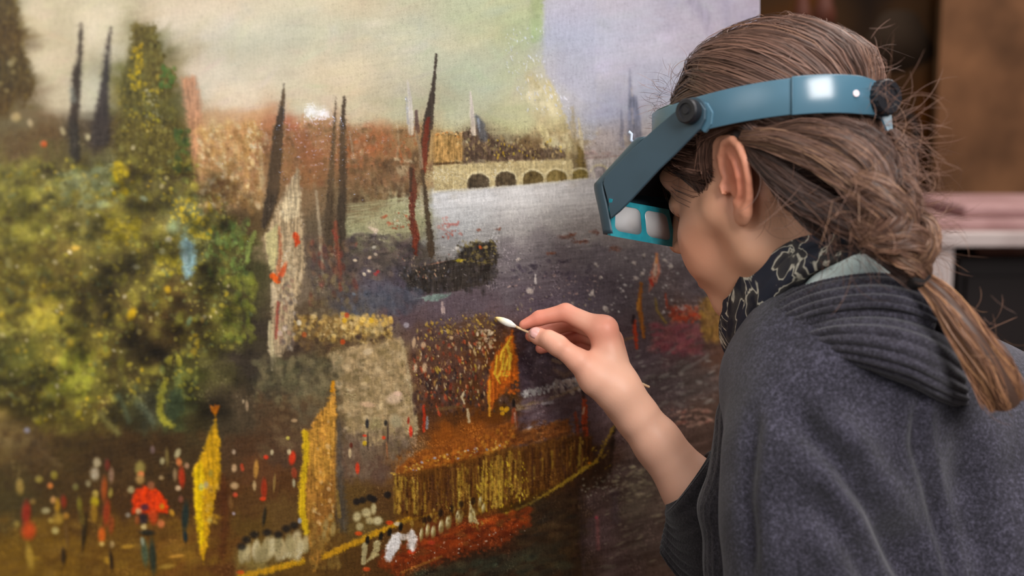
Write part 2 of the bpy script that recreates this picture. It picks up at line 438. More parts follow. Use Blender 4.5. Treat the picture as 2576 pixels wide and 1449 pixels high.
BASE = """
-150 0 4a4526;30 -100 6a6440;20 80 463c20;25 200 4a4024;90 40 d2caa4;120 160 d3c9a4;200 -100 d5d0ae;420 -110 d8d2b4;250 60 dad2ae;160 250 c9c09d;230 240 cdc8a8;300 120 d6ccae;420 60 d8cdb0;
520 60 d9ceb0;520 200 ddd1b4;600 250 ddd1b2;640 60 d8cfae;720 180 d9cfae;800 60 d3cba9;800 -100 cfc9a8;900 180 d8cdab;1000 80 cfc8a6;1000 220 d0c7a4;1100 -100 c4c5a2;1100 120 c8c5a3;1150 300 c3c09a;1200 40 bdc29c;
1210 200 bcbd9c;1300 60 b5bb90;1290 180 bbbd9a;1300 300 c0bd90;1330 -80 b1ba8c;900 280 cdc6a2;780 260 d3cba8;1000 290 c6be98;
1420 -100 c0c0c8;1430 60 bcbcc6;1440 200 bababf;1500 140 bfbec6;1520 280 b7b7c2;1600 60 bfbcc3;1650 200 bbbac2;1720 40 b9b3ba;1800 60 b8b2b9;1850 20 b3abb4;1870 -100 b5adb6;1900 150 b5adb4;1640 300 c2b9b9;1520 360 c3b8b6;1560 330 bab3b8;1700 350 bdb3b2;1900 400 a59b9b;
520 330 b9956a;560 400 b88c60;620 330 b98c5c;600 460 b98e66;560 500 a5805c;680 350 a06a48;740 330 a3664a;780 380 9c5f42;760 430 94623f;800 330 a07a55;880 340 8f6444;900 400 99603e;930 360 b0643f;980 380 9c6842;960 440 7f5d42;1000 350 9a7850;1050 380 94764e;1010 430 7d6046;1120 370 a5814f;1120 440 b09f73;1190 370 55463a;1250 385 5d4c3b;1330 385 6a553c;1400 385 8a7450;1400 300 d0c190;1380 240 c6c09a;1435 330 b5a276;
1450 400 6f6045;1500 410 b5a59e;1560 420 c4bbb6;1700 450 b0a6a2;
350 200 625a2c;330 130 6a643a;380 110 5c5734;330 250 7a6a28;400 260 56502c;420 330 4d4626;360 340 4e4528;440 390 47452a;300 330 51462a;470 430 5a4a30;
-100 300 4a4024;60 300 645a40;60 360 5c4a30;120 330 5e4a30;190 330 4a4030;260 330 3d3530;150 400 5a5030;220 400 575034;
-100 450 7a7436;60 440 857e3e;160 450 74703c;260 430 6f704a;320 440 75672f;400 450 5a5236;
-100 600 7f762c;60 560 8a8036;60 680 7a6b2a;150 540 7c7136;160 640 66572a;220 560 7d7440;250 660 6a5f30;300 580 857831;380 560 867a3e;330 680 6a5f38;420 620 7c7136;420 540 6f6a40;480 560 6d7450;500 620 6d7048;560 560 5f5a38;560 640 57552f;600 600 4b4a2c;620 680 3f3d28;600 520 6a553c;640 560 57462f;
-100 780 80702a;60 780 8d7e34;120 760 867230;150 830 8a8234;200 740 6f5f30;260 760 5d522c;280 820 554a2a;340 780 5a4a28;380 720 5f5530;430 760 5a4426;420 830 4f3f22;480 790 4b4026;540 760 4c482a;580 820 55552b;610 740 45422c;640 820 3a332b;
-100 930 6e6a2c;40 900 5d5d2a;120 900 7d742e;200 930 8f8d33;170 980 86842f;240 870 7a6c33;300 900 4f4426;360 880 352c1a;420 900 332a1a;460 940 55562c;520 900 5a5530;560 930 4a452b;600 900 39322a;640 930 3b342c;
-100 1050 4b3e20;50 1020 55491f;120 1040 6a5c26;200 1040 665a28;260 1040 5c4a26;320 1020 49472d;380 1030 3d3c2c;440 1030 4b4f2f;500 1050 3c3520;560 1040 40382a;620 1040 4a3f30;
-100 1180 5a4626;30 1100 6e5a36;100 1130 54432a;180 1130 47391f;260 1130 3f301c;340 1120 40301d;420 1120 3f2f1c;480 1120 433823;560 1130 4a3826;620 1120 493524;
-100 1300 443519;30 1250 443a20;150 1230 43341c;230 1300 4a3518;310 1260 44301a;440 1260 42301c;420 1330 5c3c1a;300 1360 5f431a;570 1250 4c3018;620 1260 523a20;-100 1450 5e4717;60 1420 684c17;160 1400 6b4d18;250 1420 65471a;330 1420 6a4b1b;430 1390 76501f;450 1440 6a451d;560 1380 5e3e1d;560 1440 55361b;200 1560 5a4018;
700 400 8c6844;690 520 6f5a42;700 620 a08a68;780 500 7a6248;800 560 5c5040;780 620 5a4c40;840 560 5a4a3a;800 680 544a42;870 500 6b5a44;880 600 605a4a;870 680 52463f;
930 520 7a6a4c;950 550 a3a07a;1000 530 a4a27e;900 570 8f8f6a;1000 570 938f6e;940 600 76705a;1010 610 6a6350;1060 560 8c8a6a;960 640 47403c;1050 640 46403a;900 650 4d453f;
1120 520 bcbfc0;1200 490 c9cac9;1180 560 a9abab;1130 590 8d8c8c;1220 580 9a9896;1300 500 c2bfb9;1290 560 a19d9a;1400 480 c0bab2;1400 540 a5a09b;1500 500 b0aaa4;1480 570 938c88;1560 600 857c7a;1350 600 857e7f;1320 660 6d6669;1420 640 6d6467;1500 640 6a6266;1600 650 6a6265;1700 600 7c7475;
950 720 54505a;900 700 564b4b;1020 710 48424a;960 760 4a4c54;860 760 4c4848;1040 770 56484b;1000 800 53454a;1120 760 5b5057;1120 800 564a50;1200 770 564c52;1280 720 5c5459;1250 780 564b50;1380 700 5c5358;1350 760 514850;1450 740 544c53;1550 720 564e53;1650 740 5c5253;1740 700 5a5052;1700 770 5c4a46;
760 720 6e5f4e;770 790 564838;800 830 6e5838;860 820 7e643a;940 830 86703f;760 870 463a30;720 930 504c38;800 930 544c38;760 1000 5d5340;700 1050 4e3d2c;820 870 5a4b34;
900 920 a58c66;960 900 9d8862;930 980 87764e;980 960 937d59;1000 1040 8a7858;900 1050 6f5d44;860 1000 5f5038;930 1120 6e5c4a;1000 1120 64533f;880 1150 664f40;950 1180 5b463a;850 1100 5a4a38;
1070 840 57443e;1150 850 553f30;1220 840 4c3620;1060 920 563b2c;1130 930 54382c;1200 900 523521;1250 880 5a3218;1100 1000 4a2f22;1180 980 4c311d;1060 1050 4a3120;1140 1050 4e3119;1230 1040 5a3412;1280 1020 4a3216;
1340 850 453b41;1330 930 473a42;1380 900 4a3e44;1400 990 5a4a4d;1340 1040 5a484c;1400 1060 54454a;1480 1040 58484c;1300 1090 54403c;1500 1100 4d3d3d;
1560 860 534649;1620 900 51464a;1700 880 5a4547;1680 960 53494a;1600 1000 51474a;1740 960 544a47;1820 900 5a4238;1700 1040 5a4b49;1620 1090 5b4a49;1780 1050 5a4840;1850 1100 4c3d38;1640 1160 584b46;1560 1180 5a4b48;1720 1150 5e4a42;1600 1260 645a4e;1500 1250 4c3d3b;1620 1340 594b45;1500 1330 503f40;1700 1340 56463f;1550 1420 544341;1700 1440 57453c;1880 1300 4a3c36;1880 1500 40332f;
1030 1170 7a4a24;1120 1110 814619;1200 1090 85481a;1270 1080 70401f;1040 1220 75501d;1100 1200 5c3a1a;1180 1190 57361b;1240 1190 775018;1300 1180 5b3f17;1380 1150 523218;1440 1130 4d301a;1480 1150 3e2a19;1040 1280 62411a;1120 1260 4e3219;1220 1260 604214;1300 1260 48320f;1400 1200 493115;1450 1220 35241a;1520 1150 2f2119;1500 1200 2d2019;1400 1290 33251a;1300 1330 35261a;1430 1330 30231c;1430 1420 33261c;1350 1400 362a1d;1220 1310 5d2f17;1180 1350 632d15;1100 1370 65301a;1250 1360 5a2a18;1280 1420 312b20;1200 1420 332b20;1120 1430 3c2b1b;1050 1420 4a3019;
660 1180 5a3c26;700 1220 50361f;700 1300 5c4526;640 1320 57421f;720 1130 4d3a2c;760 1420 5d431e;850 1300 4c3c26;900 1260 5a4424;900 1320 5d4a28;960 1260 4d3720;980 1360 4e371d;840 1360 5c421f;860 1420 4d371b;950 1420 4a321a;690 1440 4f3a1c;800 1560 4a331a;1300 1560 33261c;1700 1560 50403a;650 1410 7b6838
"""
bp = np.array([[float(a), float(b), *hexc(c)] for a, b, c in (q.split() for q in BASE.replace('\n', '').split(';') if q.strip())])
gx = np.arange(-OX, CW - OX + 16, 16.0); gy = np.arange(-OY, CH - OY + 16, 16.0)
GX, GY = np.meshgrid(gx, gy)
num = np.zeros(GX.shape + (3,)); den = np.zeros(GX.shape)
for b in bp:
    w = 1.0 / ((GX - b[0]) ** 2 + ((GY - b[1]) * 1.15) ** 2 + 500.0) ** 2.2
    num += w[..., None] * b[2:]; den += w
G16 = (num / den[..., None]).astype(np.float32)
wob = np.where(YY < 330, 14, 34).astype(np.float32)
wx_ = (noi(XX, YY, 46, 34, 1) - .5) * wob + (noi(XX, YY, 15, 12, 2) - .5) * wob * .7
wy_ = (noi(XX, YY, 40, 40, 3) - .5) * wob + (noi(XX, YY, 13, 15, 4) - .5) * wob * .7
CANV = bil(G16, (XX + wx_ + OX) / 16, (YY + wy_ + OY) / 16).astype(np.float32)
REL = np.zeros((CH, CW), np.float32)

def win(x0, x1, y0, y1):
    return (slice(max(0, int(y0) + OY), min(CH, int(y1) + OY + 2)), slice(max(0, int(x0) + OX), min(CW, int(x1) + OX + 2)))
def lay(s, m, c, h=0.0):
    CANV[s] += (m[..., None]) * (np.asarray(c, np.float32) - CANV[s])
    if h: REL[s] = REL[s] * (1 - m * .6) + m * h
def blob(x, y, rx, ry, c, a=0.9, ang=0.0, soft=.45, h=0.25):
    R = max(rx, ry) * 1.2 + 1
    s = win(x - R, x + R, y - R, y + R)
    X = XX[s] - x; Y = YY[s] - y
    if X.size == 0: return
    if ang: X, Y = X * math.cos(ang) + Y * math.sin(ang), -X * math.sin(ang) + Y * math.cos(ang)
    d = np.sqrt((X / rx) ** 2 + (Y / ry) ** 2)
    m = np.clip((1 - d) / soft, 0, 1) * a
    lay(s, m, c, h)
RGH = noi(XX, YY, 7, 7, 5) - .5
RG2 = noi(XX, YY, 2.6, 2.6, 6) - .5
STR = noi(XX, YY, 3.0, 26, 8) - .5
def poly(pts, c, soft=3.0, rough=6.0, a=1.0, h=0.2, var=.10, streak=.14):
    c = hexc(c) if isinstance(c, str) else c
    P = np.array(pts, float); pad = soft + rough + 2
    s = win(P[:, 0].min() - pad, P[:, 0].max() + pad, P[:, 1].min() - pad, P[:, 1].max() + pad)
    X = XX[s]; Y = YY[s]
    if X.size == 0: return
    ins = np.zeros(X.shape, bool); dm = np.full(X.shape, 1e9, np.float32)
    for (x1, y1), (x2, y2) in zip(P, np.roll(P, -1, 0)):
        if y1 != y2:
            q = ((y1 > Y) != (y2 > Y)) & (X < (x2 - x1) * (Y - y1) / (y2 - y1) + x1); ins ^= q
        dx, dy = x2 - x1, y2 - y1; L = dx * dx + dy * dy + 1e-6
        t = np.clip(((X - x1) * dx + (Y - y1) * dy) / L, 0, 1)
        dm = np.minimum(dm, np.hypot(X - x1 - t * dx, Y - y1 - t * dy))
    d = np.where(ins, dm, -dm) + rough * (RGH[s] + RG2[s] * .6)
    m = np.clip(d / soft * .5 + .5, 0, 1) * a
    cc = c[None, None] * (1 + var * 2 * RGH[s][..., None] + streak * 2 * STR[s][..., None])
    CANV[s] += m[..., None] * (cc - CANV[s])
    if h: REL[s] = REL[s] * (1 - m * .6) + m * h * (1 + RG2[s] + STR[s])
def line(pts, c, a=1.0, soft=1.6, rough=2.0, h=.25, var=.12):
    """pts (x,y,halfwidth)"""
    c = hexc(c) if isinstance(c, str) else c
    P = np.array(pts, float); pad = P[:, 2].max() + soft + rough + 2
    s = win(P[:, 0].min() - pad, P[:, 0].max() + pad, P[:, 1].min() - pad, P[:, 1].max() + pad)
    X = XX[s]; Y = YY[s]
    if X.size == 0: return
    dm = np.full(X.shape, -1e9, np.float32)
    for (x1, y1, w1), (x2, y2, w2) in zip(P[:-1], P[1:]):
        dx, dy = x2 - x1, y2 - y1; L = dx * dx + dy * dy + 1e-6
        t = np.clip(((X - x1) * dx + (Y - y1) * dy) / L, 0, 1)
        dm = np.maximum(dm, (w1 + (w2 - w1) * t) - np.hypot(X - x1 - t * dx, Y - y1 - t * dy))
    d = dm + rough * (RGH[s] + RG2[s])
    m = np.clip(d / soft * .5 + .5, 0, 1) * a
    CANV[s] += m[..., None] * (c[None, None] * (1 + 2 * var * STR[s][..., None]) - CANV[s])
    if h: REL[s] = REL[s] * (1 - m * .6) + m * h
R_ = random.Random(11)
def specks(x0, x1, y0, y1, n, cols, smin_=1.5, smax_=5, el=1.8, ang=1.57, jit=.5, a=.85, slope=0.0, inside=None, soft=.5, h=.3):
    cs = [hexc(c) for c in cols.split()]
    for _ in range(n):
        x = R_.uniform(x0, x1); y = R_.uniform(y0, y1) + slope * (x - x0)
        if inside and not inside(x, y): continue
        s = R_.uniform(smin_, smax_) * R_.uniform(.6, 1); e = R_.uniform(1, el)
        c = np.clip(R_.choice(cs) * R_.uniform(.82, 1.15), 0, 1)
        blob(x, y, s * e, s, c, a * R_.uniform(.5, 1), ang + R_.gauss(0, jit), soft, h)

# --- the clouded sky: broad scumbles
for _ in range(1900):
    x = R_.uniform(-150, 1900); y = R_.uniform(-600, 310)
    i = CANV[min(CH - 1, int(y) + OY), min(CW - 1, int(x) + OX)]
    blob(x, y, R_.uniform(25, 80), R_.uniform(8, 22), np.clip(i * R_.uniform(.955, 1.05) + np.array([R_.gauss(0, .012), R_.gauss(0, .008), R_.gauss(0, .012)]), 0, 1), .55, R_.gauss(-.25, .5), 1.0, 0)
# --- the cleaned strip on the right: a hard varnish edge
def seam(y): return np.interp(y, [-110, 60, 110, 150, 190, 240, 300, 350, 420], [1364, 1366, 1368, 1366, 1374, 1402, 1424, 1438, 1450])
specks(1340, 1362, -110, 105, 60, 'a2b07c a9b585 9cae78', 10, 22, 2.2, 1.57, .2, .45, h=0)
poly([(1368, -610), (1368, 110), (1364, 150), (1374, 190), (1402, 240), (1424, 300), (1440, 350), (1500, 350), (1500, 200), (1480, -610)], 'b9b9c2', 5, 10, .7, .05, .02, .03)
specks(1330, 1440, 190, 420, 130, 'd2c693 d9cea0 c9bd8c e0d6ae', 6, 20, 2.4, 1.4, .4, .55, inside=lambda x, y: seam(y) - 75 < x < seam(y) - 4, h=.2)
specks(1265, 1430, 70, 290, 240, 'dfe2e2 e9ecf0 d5dbe4', 1, 2.6, 4, 1.35, .25, .8, inside=lambda x, y: seam(y) - 95 < x < seam(y) + 14 and R_.random() < .9, h=.5)  # varnish glints painted in as pale specks
specks(1372, 1440, 200, 300, 90, 'eef0f4 dfe2e6', 1, 2.4, 4, 1.15, .2, .85, inside=lambda x, y: abs(x - seam(y)) < 22, h=.5)  # more painted glints close along the seam
# --- dark tree at the far left
poly([(-150, -110), (20, -110), (48, 20), (58, 110), (75, 160), (88, 215), (80, 250), (60, 262), (40, 240), (20, 290), (-150, 310)], '473c20', 8, 14, .95, .2, .18)
specks(-150, 80, -110, 270, 240, '3c321b 564a26 6a5c30 4e4428 8f8258', 4, 12, 1.5, 1, 1, .5, inside=lambda x, y: x < 50 + (y - 20) * .12)
# --- cypress-like tree
poly([(332, 62), (392, 62), (400, 120), (412, 180), (436, 170), (442, 215), (425, 250), (450, 290), (470, 350), (485, 440), (300, 440), (285, 340), (305, 280), (300, 210), (318, 160), (330, 110)], '5a5129', 6, 14, .95, .2, .16)
specks(300, 470, 70, 430, 420, '4a4222 615828 6f6632 3f3a20 75703c 57502a', 4, 11, 1.7, 1.3, .6, .7, inside=lambda x, y: abs(x - 375) < 25 + (y - 60) * .17)
specks(318, 362, 110, 230, 70, 'b79a1c a98d22 c4a824 8f7a26', 3, 9, 1.8, 1.4, .4, .85, inside=lambda x, y: abs(x - 350 + (y - 110) * .12) < 16)
specks(300, 400, 190, 330, 60, 'a08a2c 8f7c34 b59d30', 3, 8, 1.8, 1.2, .6, .7)
specks(360, 410, 225, 330, 40, 'b2a42a a9a070 8f8a60', 3, 7, 1.5, .4, .8, .7)
specks(400, 440, 170, 220, 36, '4f6a34 59703a 45602e', 5, 10, 1.6, 1.2, .6, .85)
specks(440, 480, 320, 430, 40, '40552c 3b4a28 4c5e30', 6, 12, 1.8, 1.4, .4, .75)
# spires of the left bank
line([(203, 58, 2), (203, 90, 5), (200, 150, 6), (193, 180, 11), (190, 260, 11), (184, 300, 12), (190, 400, 13)], '35312b', .95, 5, 4)
line([(180, 225, 6), (184, 250, 9)], '7a8478', .5, 5, 4)
line([(279, 70, 1.5), (274, 100, 4), (268, 160, 8), (264, 210, 11), (258, 270, 15), (252, 345, 24)], '3a3430', .95, 6, 5)
# clay tower
poly([(458, 195), (492, 193), (503, 240), (508, 310), (522, 420), (490, 470), (478, 330), (464, 260)], 'b98560', 7, 8, .85, .15, .1, .2)
poly([(488, 300), (508, 300), (530, 450), (500, 480)], 'c29468', 8, 10, .6)
# --- foliage
def noiF(x, y): return .5 + .25 * math.sin(x / 37. + 1.7 * math.sin(y / 53.)) + .25 * math.sin(y / 31. - 1.3 * math.cos(x / 47.))
G1 = '8c8432 7a7430 a39a3c 6c6a36 95903e 5d5526 b0a540 736628 4e4826'
def inF(x, y):
    return y > 395 and (x < 500 or (x < 560 + 80 * math.sin((y - 480) / 150.) and y > 490)) and y < 1000 + 90 * math.sin(x / 120.) - x * .05
def darkF(x, y):
    return max(math.exp(-(((x - 395) / 85) ** 2 + ((y - 870) / 60) ** 2)), math.exp(-(((x - 90) / 70) ** 2 + ((y - 640) / 40) ** 2)) * .6, math.exp(-(((x - 620) / 40) ** 2 + ((y - 690) / 200) ** 2)) * .9)
specks(-150, 660, 400, 1080, 2000, G1, 7, 22, 1.8, .8, 1.2, .42, inside=lambda x, y: inF(x, y) and R_.random() > darkF(x, y), soft=.8, h=.15)
specks(-150, 660, 400, 1080, 750, '4b4222 3f3a22 5a4e28 55502c 463a1e', 6, 20, 1.8, .8, 1.2, .5, inside=inF, soft=.8, h=.1)
specks(-150, 650, 400, 1060, 900, 'a39a40 b8a83c 8f8a48 c0b250 7f8450 6e7a52', 3, 9, 1.8, 1.0, 1.0, .7, inside=lambda x, y: inF(x, y) and R_.random() > darkF(x, y) * 1.1, h=.35)
specks(-150, 640, 420, 1060, 330, 'c9a92c d2b432 b99a2c c2b05a cfc08a d5c9a0', 3, 8, 1.6, 1.2, 1.0, .8, inside=lambda x, y: inF(x, y) and R_.random() > darkF(x, y), h=.5)
specks(150, 300, 420, 520, 60, '7f8a66 87906c 727c56', 8, 18, 2.2, -.3, .4, .5)
specks(-60, 120, 470, 620, 70, 'a09a3c 8f8a34 aaa346', 8, 20, 1.6, .3, .8, .4)
specks(60, 150, 740, 830, 60, 'b0a038 a89a34 c0ae40', 7, 16, 1.8, .8, .6, .5)
specks(150, 235, 890, 990, 60, 'a8a83a 9ca038 b4b242', 8, 18, 1.6, .5, .8, .5)
specks(520, 630, 560, 700, 90, '68803e 5d7440 7a8c48 7f9450', 4, 12, 2.4, 1.4, .6, .7)
specks(560, 640, 690, 860, 90, '6a7030 757a30 5f6a34 828438', 6, 15, 2, 1.3, .5, .6)
specks(425, 505, 500, 560, 60, 'b9a12e a8942f c9b03a', 3, 7, 1.8, 1.5, .5, .85)
specks(480, 530, 540, 600, 40, 'b59f2e c0aa34', 4, 9, 1.8, 1.2, .6, .85)
specks(285, 318, 410, 490, 40, 'b09a1e c2aa28 a48f22', 5, 12, 1.8, 1.4, .3, .9)
specks(255, 350, 545, 600, 50, 'a8961f b5a238 9c8c2c', 5, 13, 1.8, .3, .7, .7)
specks(395, 470, 640, 690, 45, 'b0a030 bfae3c a09030', 5, 13, 1.6, .8, .7, .7)
poly([(450, 610), (462, 592), (485, 608), (492, 650), (485, 690), (468, 702), (458, 690), (455, 650)], '86aebb', 6, 9, .8, .4, .1, .2)
blob(466, 650, 9, 22, hexc('b4d0d6'), .7, 0, .8); blob(435, 570, 22, 26, hexc('6f8a78'), .6, .2, .9)
for (x, y, rx, ry, c) in ((331, 790, 14, 23, 'cba41c'), (421, 728, 11, 13, 'c9a224'), (176, 862, 13, 15, 'b9a136'), (140, 905, 12, 14, 'c4b247'), (424, 602, 12, 9, 'dcd6b8'), (408, 632, 11, 11, 'c8c58c'), (343, 672, 14, 9, 'cfc89e'), (362, 500, 14, 9, 'a9b690'), (190, 624, 16, 9, 'c9a445'), (450, 802, 14, 22, '9a9440'), (476, 808, 8, 18, '7a9068'), (508, 805, 8, 11, 'bda052'), (527, 520, 9, 17, 'c9ac20'), (262, 885, 22, 20, 'b39f38'), (350, 835, 9, 10, 'a8985a'), (495, 860, 8, 14, 'b39a34'), (487, 885, 12, 14, 'b09632'), (265, 792, 9, 13, 'bfa232'), (110, 362, 11, 11, 'c9592c'), (68, 1083, 10, 10, '9a9ab5'), (40, 295, 17, 16, 'b3a06a'), (76, 310, 10, 14, 'b5a47a'), (27, 160, 12, 12, '8f835a'), (158, 330, 8, 15, 'b0a37a'), (221, 345, 9, 12, 'bfb488'), (335, 372, 7, 9, 'bdb285'), (300, 212, 0.1, 0.1, '000000'), (24, 665, 12, 20, 'a89c58'), (95, 990, 10, 22, '9c8e2e'), (95, 1060, 11, 10, 'a8982e'), (197, 1040, 10, 14, 'a8982c'), (145, 1005, 11, 11, '9b8f34')):
    blob(x, y, rx, ry, hexc(c), .85, R_.uniform(-.5, .5), .6, .5)  # the bluish dab low at the left is a painted lamp reflection
line([(640, 585, 5), (628, 620, 5), (620, 660, 4)], '87954c', .8, 3, 4)
# curling leaves lower centre
line([(415, 960, 7), (403, 1000, 8), (402, 1040, 8), (415, 1062, 8), (432, 1070, 6)], 'a09a34', .85, 4, 5, .5)
line([(455, 940, 10), (450, 970, 8), (462, 1000, 6)], '7f8a4a', .7, 5, 5)
specks(405, 500, 890, 1010, 60, '8f9040 a8a038 6f7a48 b3a43a', 4, 11, 1.8, 1.3, .6, .8, h=.5)
poly([(425, 985), (455, 975), (462, 1030), (440, 1060), (420, 1040)], '3c4630', 5, 8, .9)
line([(255, 1040, 8), (270, 1060, 10), (290, 1080, 10), (298, 1090, 7)], '84804a', .6, 6, 5)
line([(295, 1000, 9), (312, 1030, 8), (325, 1060, 7)], '67755a', .6, 6, 5); line([(345, 1010, 9), (370, 1040, 8), (384, 1065, 6)], '58604c', .6, 6, 5)
poly([(268, 1020), (300, 1010), (312, 1050), (290, 1070), (268, 1050)], '35301c', 6, 8, .8)
line([(70, 1090, 5), (110, 1140, 6), (150, 1170, 4)], '6d5b40', .5, 8, 5); line([(10, 1108, 10), (60, 1112, 12)], '8f7a50', .6, 8, 6)
# --- dark bushes shadow band and red-brown quay
specks(-150, 540, 1090, 1230, 320, '3a2c19 463620 33281a 503c22', 10, 26, 1.6, .5, 1, .45, h=.05, soft=.9)
specks(-150, 900, 1470, 2140, 500, '5a4018 6a4a1e 4a3416 3f2c14', 14, 40, 3.0, -.12, .2, .4, h=.1, soft=.9)
specks(900, 1900, 1570, 2140, 500, '33261c 40332a 4a3c34 2c221a', 14, 40, 3.4, -.3, .2, .4, h=.1, soft=.9)
specks(-150, 560, 1300, 1470, 320, '6d4e1a 7a5a20 57401a 5f4218 80602a', 8, 26, 3.0, -.12, .2, .45, h=.1, soft=.9)
for (x, y, rx, ry, c) in ((320, 1375, 24, 7, 'b88a30'), (445, 1399, 26, 6, 'c48f3a'), (420, 1425, 26, 8, 'a27f36'), (85, 1405, 20, 8, '8f6e24'), (270, 1410, 12, 12, 'b0842a')):
    blob(x, y, rx, ry, hexc(c), .8, -.12, .6)
# --- town band: brick reds, ochres
specks(640, 1080, 320, 470, 330, '985f44 a0684a 8a5a44 866448 9c7450 765440 a87450', 5, 16, 2.0, 1.57, .35, .5, inside=lambda x, y: y > 318, h=.2, soft=.8)
specks(500, 660, 300, 520, 420, 'c4a062 b58c52 ccb078 a87f48 bd9860 b98e56 d9c490', 5, 15, 1.9, 1.4, .6, .55, inside=lambda x, y: y > 310 - (x - 500) * .05, h=.3, soft=.8)
specks(870, 1060, 330, 420, 120, 'c0683c b36040 a8724a cfa27c', 3, 9, 1.6, 1.57, .4, .6)
specks(870, 1090, 400, 500, 160, '7f6248 6e5440 8f7150 a58a62 584636', 4, 11, 1.8, 1.57, .5, .55)
for (x, y, w, h) in ((690, 320, 30, 14), (760, 318, 45, 10), (820, 325, 20, 10), (910, 328, 25, 9), (990, 330, 30, 8)):
    specks(x, x + w, y - h / 2, y + h / 2, 14, '8a6a48 9a7450 6f5840', 4, 9, 2, 0, .4, .6)
line([(762, 290, 3), (760, 318, 5)], 'b0855a', .7, 4); line([(993, 400, 3), (1040, 408, 4)], 'd0bd96', .8, 2, 4); line([(1000, 365, 2), (1012, 405, 3)], 'c26a3e', .8, 2, 3)
line([(1000, 318, 2), (1003, 360, 3), (998, 400, 2)], 'c9b48c', .6, 2); poly([(992, 420), (1028, 415), (1022, 440), (1008, 448)], 'c0ab84', 3, 5, .8)
line([(655, 360, 4), (660, 470, 6)], 'c8b182', .7, 3, 3); line([(880, 335, 2), (888, 385, 3)], 'bca585', .6)
poly([(1092, 338), (1165, 334), (1165, 410), (1092, 412)], 'a8834d', 3, 5, .85, .25, .2, .3)
specks(1095, 1165, 330, 345, 26, 'cfb489 3f3528 c98a4a', 2, 5, 2.4, 0, .5, .8)
line([(1092, 413, 3), (1165, 409, 3)], '4c3826', .85)
poly([(1165, 330), (1205, 318), (1235, 345), (1250, 355), (1330, 372), (1420, 375), (1424, 402), (1165, 410)], '55453a', 4, 10, .85, .25, .25, .3)
specks(1168, 1422, 345, 402, 200, '3f342c 6e5a44 8a744e 4d4038 9c8458 b59c66', 2, 6, 2.4, 1.57, .5, .7, inside=lambda x, y: y > 332 + (x - 1168) * .13)
specks(1225, 1420, 352, 400, 26, 'b59226 c2a63e', 2, 4, 2.5, 1.57, .2, .9)
specks(1150, 1440, 318, 372, 60, 'b0a67c 8f8660 c9bf96', 2, 6, 2.4, 1.57, .4, .55)
specks(500, 665, 320, 520, 90, 'd6c290 c9ae78 dcc8a0 e0cfa4', 3, 9, 2.4, 1.4, .5, .7, h=.4)
specks(510, 665, 330, 540, 70, '7a5836 6b4a2c 8a6840', 5, 14, 2.2, 1.4, .4, .5)
specks(880, 1065, 395, 505, 110, '4c3a2a 5a4632 43352a 6d5238', 4, 12, 2.4, 1.5, .3, .6)
specks(650, 1065, 325, 500, 90, '5c4430 6b4e34 503c2c b99a70 c4a880', 3, 10, 3.0, 1.5, .2, .55)
# steeples
line([(1025, 202, 1.5), (1031, 250, 5), (1034, 300, 7), (1034, 333, 7)], 'd8cbb6', .95, 2, 2, .5)
line([(1022, 245, 2), (1026, 310, 3)], 'b9b2ac', .8); line([(1047, 280, 4), (1050, 330, 6)], '5f4640', .85)
line([(1183, 232, 2), (1187, 280, 5), (1191, 335, 6)], 'd6c7b4', .95, 2, 2, .5)
line([(1197, 290, 3), (1209, 315, 10), (1216, 345, 11)], '57575a', .85, 4, 4); line([(1203, 300, 2), (1206, 330, 2)], '9aa0a8', .8)
line([(1455, 298, 2), (1461, 340, 5), (1465, 380, 5)], 'c9bb98', .85, 2); line([(1440, 270, 3), (1442, 320, 7), (1450, 380, 8)], '9c8a62', .6, 4, 6)
poly([(1455, 372), (1470, 378), (1474, 412), (1480, 447), (1450, 450), (1452, 400)], '6a5834', 4, 8, .9)
# cleaned blue-grey cathedral
poly([(1584, 172), (1590, 235), (1600, 242), (1612, 300), (1616, 370), (1576, 370), (1580, 290), (1581, 238)], '82828f', 3, 3, .9, .1, .06, .25)
poly([(1562, 272), (1568, 310), (1571, 370), (1559, 370), (1560, 310)], '868490', 3, 3, .85, .1, .06, .2)
line([(1588, 222, 2), (1590, 240, 3)], 'd0c5bb', .7); line([(1590, 275, 3), (1592, 310, 3)], 'b8aca8', .6)
blob(1582, 360, 14, 14, hexc('b5a592'), .6); specks(1560, 1625, 340, 400, 30, 'cbbca8 b5a7a0 a39aa0', 3, 8, 2, 1.57, .4, .5)
for (a, b) in (((1740, 0, 16), (1772, 40, 12)), ((1772, 40, 10), (1790, 92, 8)), ((1822, 0, 6), (1830, 70, 5))): line([a, b], 'a19ba8', .55, 10, 6)
specks(1470, 1640, 380, 400, 60, 'a58d88 b59c92 94807e', 3, 8, 3, 0, .2, .5)
